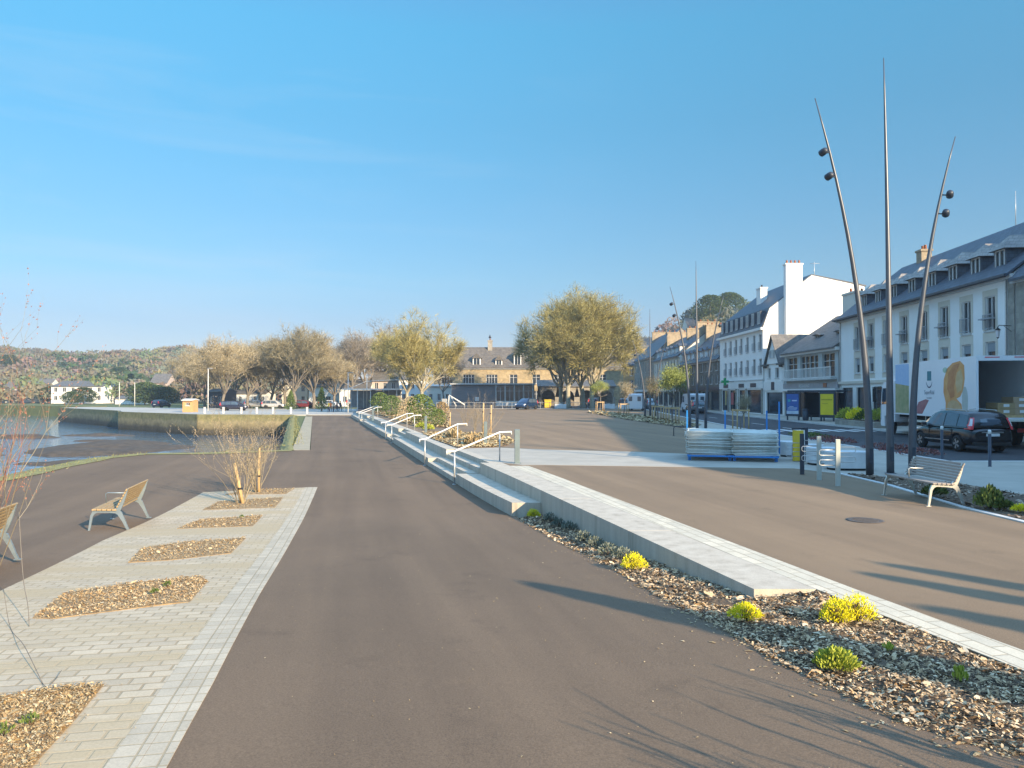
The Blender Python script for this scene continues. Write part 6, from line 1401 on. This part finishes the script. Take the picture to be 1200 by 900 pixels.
# wooded hills
def hill(name, x0, x1, y0, y1, f, mt, nx=60, ny=20):
    mb = MB()
    for j in range(ny+1):
        for i in range(nx+1):
            x = x0+(x1-x0)*i/nx; y = y0+(y1-y0)*j/ny; mb.v.append((x, y, f(x, y)))
    for j in range(ny):
        for i in range(nx): a = j*(nx+1)+i; mb.f.append((a, a+1, a+nx+2, a+nx+1)); mb.m.append(0); mb.sm.append(True)
    tag(mb.build(name, mt), kind='structure')
m_hillg = mat('hill_floor', (.12, .11, .06), (.08, .075, .045), scale=.05, rough=1)
def sst(a, b, x): t_ = min(1, max(0, (x-a)/(b-a))); return t_*t_*(3-2*t_)
def fh(x, y):
    az = x/y; edge = 1-sst(-.43, -.34, az)
    return -1+27*edge*sst(300, 560, y)*(1+.12*math.sin(az*16+1))*(1-.6*sst(760, 900, y))+1.5*noise.noise((x*.01, y*.01, 0))
def fh2(x, y): return -2+27*sst(30, 62, x+.0*y)*sst(115, 250, y)*(1-.4*sst(300, 500, y))
hill('hill', -1000, -60, 260, 900, fh, m_hillg, 70, 30); hill('hill', 31, 220, 110, 500, fh2, m_hillg, 30, 30)
m_wood = leafmat('wooded_slope', [(0, (.56, .62, .64)), (.5, (.66, .71, .72)), (1, (.78, .82, .80))], attr=True)
PAL = [(.20, .17, .115), (.22, .19, .13), (.17, .155, .115), (.21, .195, .115), (.16, .155, .12), (.10, .12, .05), (.06, .09, .045), (.27, .22, .15)]
def woodland(name, pts, label, seed, nq=70, dark=None):
    r = random.Random(seed); mb = MB(); cols = []
    for x, y, z, rad, hh, colr in pts:
        for _ in range(nq):
            a = r.uniform(0, 6.283); b_ = math.acos(r.uniform(-.2, 1)); k = rad*r.uniform(.75, 1.05)
            p = Vector((x+k*math.sin(b_)*math.cos(a), y+k*math.sin(b_)*math.sin(a), z+hh*.45+hh*.55*math.cos(b_)*r.uniform(.8, 1.05)))
            d = Vector((r.gauss(0, 1), r.gauss(0, 1), r.gauss(0, 1))).normalized()*rad*r.uniform(.10, .27); e = d.orthogonal().normalized()*rad*r.uniform(.04, .13)
            mb.add([p-d, p+e, p+d, p-e], [(0, 1, 2, 3)]); cols += [colr]*4
    me = mb.mesh(name, m_wood); colors(me, cols); o = link(name, me); tag(o, label, kind='stuff')
r = random.Random(5); pts = []
for _ in range(1500):
    az = r.uniform(-.74, -.36); y = 285+(r.random()**.8)*330; x = az*y; z = fh(x, y)
    if z < 0 and az > -.40: continue
    n_ = noise.noise((x*.018, y*.018, 2)); colr = PAL[r.choice((5, 6, 6))] if n_ > .33 else PAL[r.choice((0, 1, 2, 3, 4, 7, 0, 1))]
    pts.append((x, y, z-1.5, r.uniform(4, 7), r.uniform(7, 13), tuple(c_*r.uniform(.8, 1.2) for c_ in colr)))
woodland('woodland', pts, 'brown and green wooded hillside across the water', 6, 110)
pts = []
for _ in range(110):
    x = r.uniform(38, 140); y = r.uniform(200, 380); pts.append((x, y, fh2(x, y)-1, r.uniform(3, 5.5), r.uniform(5, 8), tuple(c_*r.uniform(.8, 1.2) for c_ in PAL[r.choice((0, 1, 3, 4, 7))])))
woodland('woodland', pts, 'brown trees on the slope above the old houses', 8, 120)
pts = []
for _ in range(170):                                   # scrub along the foot of the hill and behind the quay row
    az = r.uniform(-.70, -.12); y = r.uniform(235, 285); x = az*y; pts.append((x, y, -1.2, r.uniform(3, 6), r.uniform(4.5, 9.5), tuple(c_*r.uniform(.85, 1.25) for c_ in PAL[r.choice((0, 1, 3, 7, 7, 3))])))
woodland('woodland', pts, 'tan scrub and thin woodland at the foot of the far hill', 9, 140)
E5 = evg(7, 13, 7.5, False, 5000, .7)
for x, y, s, lb in ((60, 232, .75, 'dark rounded pine on the hill crest above the old houses, bigger one'), (68, 240, .8, 'dark rounded pine on the crest, right beside the bigger one')):
    plant(E5, (x, y, fh2(x, y)-1), s*7, lb, 'pine_tree', s=s)
for u, y, s, lb in ((125, 330, .9, 'dark green pine group halfway up the wooded hill'), (140, 345, 1.0, 'second dark pine halfway up the wooded hill'), (110, 335, .7, 'smaller dark pine halfway up the wooded hill'), (10, 420, 1.0, 'dark pine on the skyline by the frame edge')):
    x = gx(u, y); plant(E5, (x, y, fh(x, y)), u, lb, 'pine_tree', group='dark pines on the wooded hill', s=s)

# ---- bare shrubs
def shrub(seed, n_, H, spread, rad, mt, tipm=None, lv=3, base=.12, kink=.12):
    r = random.Random(seed); S = MB(); Tp = MB()
    def br(p, d, l, rad_, k):
        pts = [p]; c_ = d
        for _ in range(4): c_ = (c_+Vector((r.gauss(0, kink), r.gauss(0, kink), r.gauss(0, kink*.6)+.05))).normalized(); pts.append(pts[-1]+c_*l/4)
        S.tube(pts, [rad_*(1-.18*i) for i in range(5)], 5 if k == 0 else 3, 0, False)
        if k >= lv-1:
            for _ in range(5):
                q_ = pts[r.randint(1, 4)]+Vector((r.gauss(0, .006), r.gauss(0, .006), 0)); a = (c_+Vector((r.gauss(0, .6), r.gauss(0, .6), .2))).normalized()*.022; b = a.orthogonal().normalized()*.006; Tp.add([q_, q_+a*.5+b, q_+a, q_+a*.5-b], [(0, 1, 2, 3)])
        if k < lv:
            for j in range(r.choice((2, 3, 4))):
                s0 = pts[r.randint(1, 4)]; a = r.uniform(0, 6.28); nd = (c_*1.1+Vector((math.cos(a), math.sin(a), .35))*.62).normalized(); br(s0, nd, l*r.uniform(.35, .65), rad_*.5, k+1)
    for i in range(n_):
        a = r.uniform(0, 6.28); sp = spread*r.random()**.7; d = Vector((math.cos(a)*sp, math.sin(a)*sp, 1)).normalized()
        br(Vector((math.cos(a)*base*r.random(), math.sin(a)*base*r.random(), 0)), d, H*r.uniform(.55, .8), rad*r.uniform(.6, 1), 0)
    return S.mesh('stem', mt), Tp.mesh('bud', tipm or mt)
m_tw = leafmat('tan_stems', [(0, (.20, .16, .11)), (.5, (.32, .26, .17)), (1, (.42, .35, .25))])
def pshrub(pr_, loc, rz, label, name='bare_shrub', s=1.0, group=None):
    t_ = thing(name, label, 'shrub', loc, rz, group); t_.scale = (s,)*3; link('stem', pr_[0], t_); link('bud', pr_[1], t_); return t_
SB = [shrub(1, 16, 2.0, .75, .012, m_tw), shrub(2, 14, 2.1, .55, .012, m_tw), shrub(3, 16, 1.8, .6, .012, m_tw, lv=2)]
p1 = atL(283, 590); p2 = atL(302, 577)
pshrub(SB[0], (p1.x, p1.y, p1.z+.02), 0, 'leafless tan shrub in the fifth paving bed'); pshrub(SB[1], (p2.x, p2.y, p2.z+.02), 1, 'leafless tan shrub in the last paving bed')
for p_, a, b, lb in ((p1, (-.22, 0, 1.05), .042, 'peeled tan stake leaning in the bare shrub of the fifth bed'), (p2, (.0, .02, 1.30), .038, 'upright pale stake in the bare shrub of the last bed')):
    t_ = thing('tree_stake', lb, 'stake', (p_.x+.05, p_.y-.05, p_.z)); mb = MB(); mb.tube([(0, 0, 0), (a[0]*.5, 0, a[2]*.5), a], [b, b*1.05, b*.9], 9); mb.build('stake', m_stake, t_)
    mb = MB(); mb.lathe([(b*1.25, 0), (b*1.25, .05)], 9, 0, Matrix.Translation((a[0]*.35, 0, a[2]*.35))); mb.build('tie', m_black, t_)
SR = shrub(5, 8, 3.3, .34, .011, m_tw, m_redt, lv=3, base=.10, kink=.10)
pshrub(SR, (-5.95, 8.55, zL(8.5)), .5, 'tall leafless shrub with reddish buds cut by the frame edge')
SRR = shrub(6, 11, 3.0, .45, .012, m_redt, m_redt, lv=3, base=.15, kink=.12)
pshrub(SRR, (-9.0, 12.9, zL(12.9)), 1.5, 'reddish twiggy shrub behind the half hidden bench')
def smooth(P, n_=6):
    P = [Vector(p) for p in P]; Q = [P[0]*2-P[1]]+P+[P[-1]*2-P[-2]]; out = []
    for i in range(1, len(Q)-2):
        for k in range(n_):
            t_ = k/n_; a, b, c, d = Q[i-1:i+3]; out.append(.5*((2*b)+(c-a)*t_+(2*a-5*b+4*c-d)*t_*t_+(3*b-a-3*c+d)*t_**3))
    return out+[P[-1]]
t_ = thing('fallen_twig', 'thin dark twig bent down over the pavers from the reddish shrub', 'twig', (0, 0, 0)); P = [atY(22, 600, 8.6), atY(27, 675, 8.2), atY(33, 712, 7.8), atY(36, 757, 7.4), atL(50, 803)+Vector((0, 0, .015)), atL(62, 801)+Vector((0, 0, .012)), atL(72, 790)+Vector((0, 0, .03))]
o_ = P[4].copy(); t_.location = o_; P = smooth([p-o_ for p in P]); mb = MB(); mb.tube(P, [.005*(1-.6*i/len(P)) for i in range(len(P))], 5); mb.build('twig', m_trunkd, t_)
mb = MB(); Q = smooth([p-o_ for p in (atY(4, 690, 8.0), atY(12, 735, 7.6), atL(28, 770)+Vector((0, 0, .1)), atL(50, 803)+Vector((0, 0, .012)))]); mb.tube(Q, .003, 4); mb.build('side_twig', m_trunkd, t_)
# bed shrubs by the steps
for u, v, k, s, lb in ((570, 512, 2, .95, 'bare brown shrub in the first dry bed, beside the handrail'), (556, 505, 1, .85, 'bare brown shrub at the back of the first dry bed'), (545, 500, 0, .7, 'low bare shrub beside the short stake in the dry bed')):
    p_ = at(u, v); pshrub(SB[k], (p_.x, p_.y, .03), u, lb, s=s, group='bare shrubs in the dry bed')
for u, v, h, lb in ((527, 505, 1.1, 'short wooden stake between the railings, closest to the evergreen'), (566, 509, 1.7, 'wooden stake standing in the bare brown shrub'), (575, 510, 1.6, 'wooden stake beside the square post in the dry bed')):
    p_ = at(u, v); t_ = thing('tree_stake', lb, 'stake', (p_.x, p_.y, .02), 0, 'wooden stakes in the dry bed'); mb = MB(); mb.tube([(0, 0, 0), (.03, 0, h)], .04, 8); mb.build('stake', m_stake, t_); mb = MB(); mb.lathe([(.05, h*.7), (.05, h*.7+.05)], 8); mb.build('tie', m_black, t_)
SG = evg(12, 2.0, .9, False, 1500, .13, m_tan); 
for i, (x_, y, s, pr_, lb) in enumerate(((2.4, 56, 1.0, E4, 'big green leafy shrub behind the second steps'), (3.0, 52, .55, E4, 'low green shrub at the front of the long bed'), (2.2, 63, .9, SG, 'tan grassy shrub after the green one'), (3.4, 70, 1.0, SG, 'tan grassy shrub in the middle of the long bed'), (2.4, 77, .95, E4, 'green shrub in the middle of the long bed'), (3.6, 83, 1.0, SG, 'tan grassy shrub towards the far end of the long bed'), (2.4, 90, 1.1, E4, 'green shrub at the far end of the long bed'), (4.6, 60, .8, SG, 'tan shrub on the plaza side of the long bed'))):
    t_ = plant(pr_, (eU(y)+x_, y, 0), y, lb, 'bed_shrub', 'shrub', 'shrubs in the long bed', s=s)
for i, y in enumerate((47, 50)):
    tuft('shrub', (eU(y)+1.6, y, .02), 500, .35, .3, .1, m_lime, 'small lime green clump by the second steps, %s' % ('front one', 'back one')[i], seed=90+i)
for i in range(4):
    y = 33+i*2.4; tuft('grass_tuft', (eU(y)+1.5+.5*(i % 2), y, .04), 260, .35, .28, .18, m_tan, 'tan dry grass tuft in the first dry bed, %s' % ('closest to the steps', 'second from the steps', 'third from the steps', 'last before the pavement')[i], group='dry grass tufts', seed=95+i, up=1.6)
# purple ground cover beside the street kerb
m_pur = leafmat('purple_leaves', [(0, (.10, .03, .04)), (.5, (.22, .08, .08)), (1, (.32, .16, .12))])
for i, (u, v, mt, lb) in enumerate(((946, 511, m_grn, 'low green ground cover along the street kerb'), (960, 514, m_grn, 'second low green clump along the street kerb'), (974, 517, m_pur, 'low purple clump along the street kerb, first after the green'), (990, 520, m_pur, 'low purple clump along the street kerb, between racks and masts'), (1040, 527, m_pur, 'low purple clump at the foot of the masts'), (1062, 530, m_pur, 'low purple clump in front of the car wheel'), (1085, 534, m_pur, 'last low purple clump before the pale apron'))):
    p_ = at(u, v); tuft('ground_cover', (p_.x-.2, p_.y, .02), 420, .75, .22, .09, mt, lb, group='low plants along the street kerb', seed=110+i, up=.8)

# ================================================================ what throws the shadows from behind the camera
def cyp(x, y, H, Rr, label, seed):
    plant(evg(seed, H, Rr, True, 4200, .2, m_evg, .42), (x, y, 0), seed, label, 'conifer', group='slim conifers behind the camera')
sx_, sy_ = math.sin(SUN_AZ)/math.tan(SUN_EL), math.cos(SUN_AZ)/math.tan(SUN_EL)
for i, (tx, ty, H, Rr, z) in enumerate(((.2, 9.95, 4.6, .45, -.25), (4.35, 9.45, 4.6, .42, 0), (4.85, 9.95, 5.2, .42, 0), (4.3, 7.95, 5.0, .60, 0))):
    cyp(tx+sx_*(H-z), ty+sy_*(H-z), H, Rr, ('slim dark conifer whose shadow crosses the promenade', 'slim conifer whose shadow lies on the plaza, shorter one', 'slim conifer whose shadow lies on the plaza, taller one', 'slim conifer whose shadow crosses the paver edge')[i], 60+i)
BT2 = shrub(14, 6, 1.5, 1.0, .06, m_trunkd, lv=2, kink=.12)
pshrub(BT2, (4.5, 2.55, .0), 1.0, 'second bare shrub in the bed beside the camera, farther from the asphalt')
BT = shrub(9, 9, 1.6, .9, .06, m_trunkd, lv=2, kink=.12)
pshrub(BT, (3.75, 2.1, .0), 0, 'bare shrub in the bed beside the camera whose branches shade the asphalt')

# ================================================================ air
m_haze = bpy.data.materials.new('haze_air'); m_haze.use_nodes = True; t = m_haze.node_tree; t.nodes.clear(); HAZE = .00045
o_ = t.nodes.new('ShaderNodeOutputMaterial'); pv = t.nodes.new('ShaderNodeVolumePrincipled'); pv.inputs['Color'].default_value = (.72, .86, 1.0, 1); pv.inputs['Density'].default_value = HAZE; pv.inputs['Anisotropy'].default_value = .2
t.links.new(pv.outputs[0], o_.inputs['Volume'])
mb = MB(); mb.box(-1200, 420, -60, 1000, -7.5, 62); tag(mb.build('haze', m_haze), 'thin pale air over the estuary and town', kind='stuff')
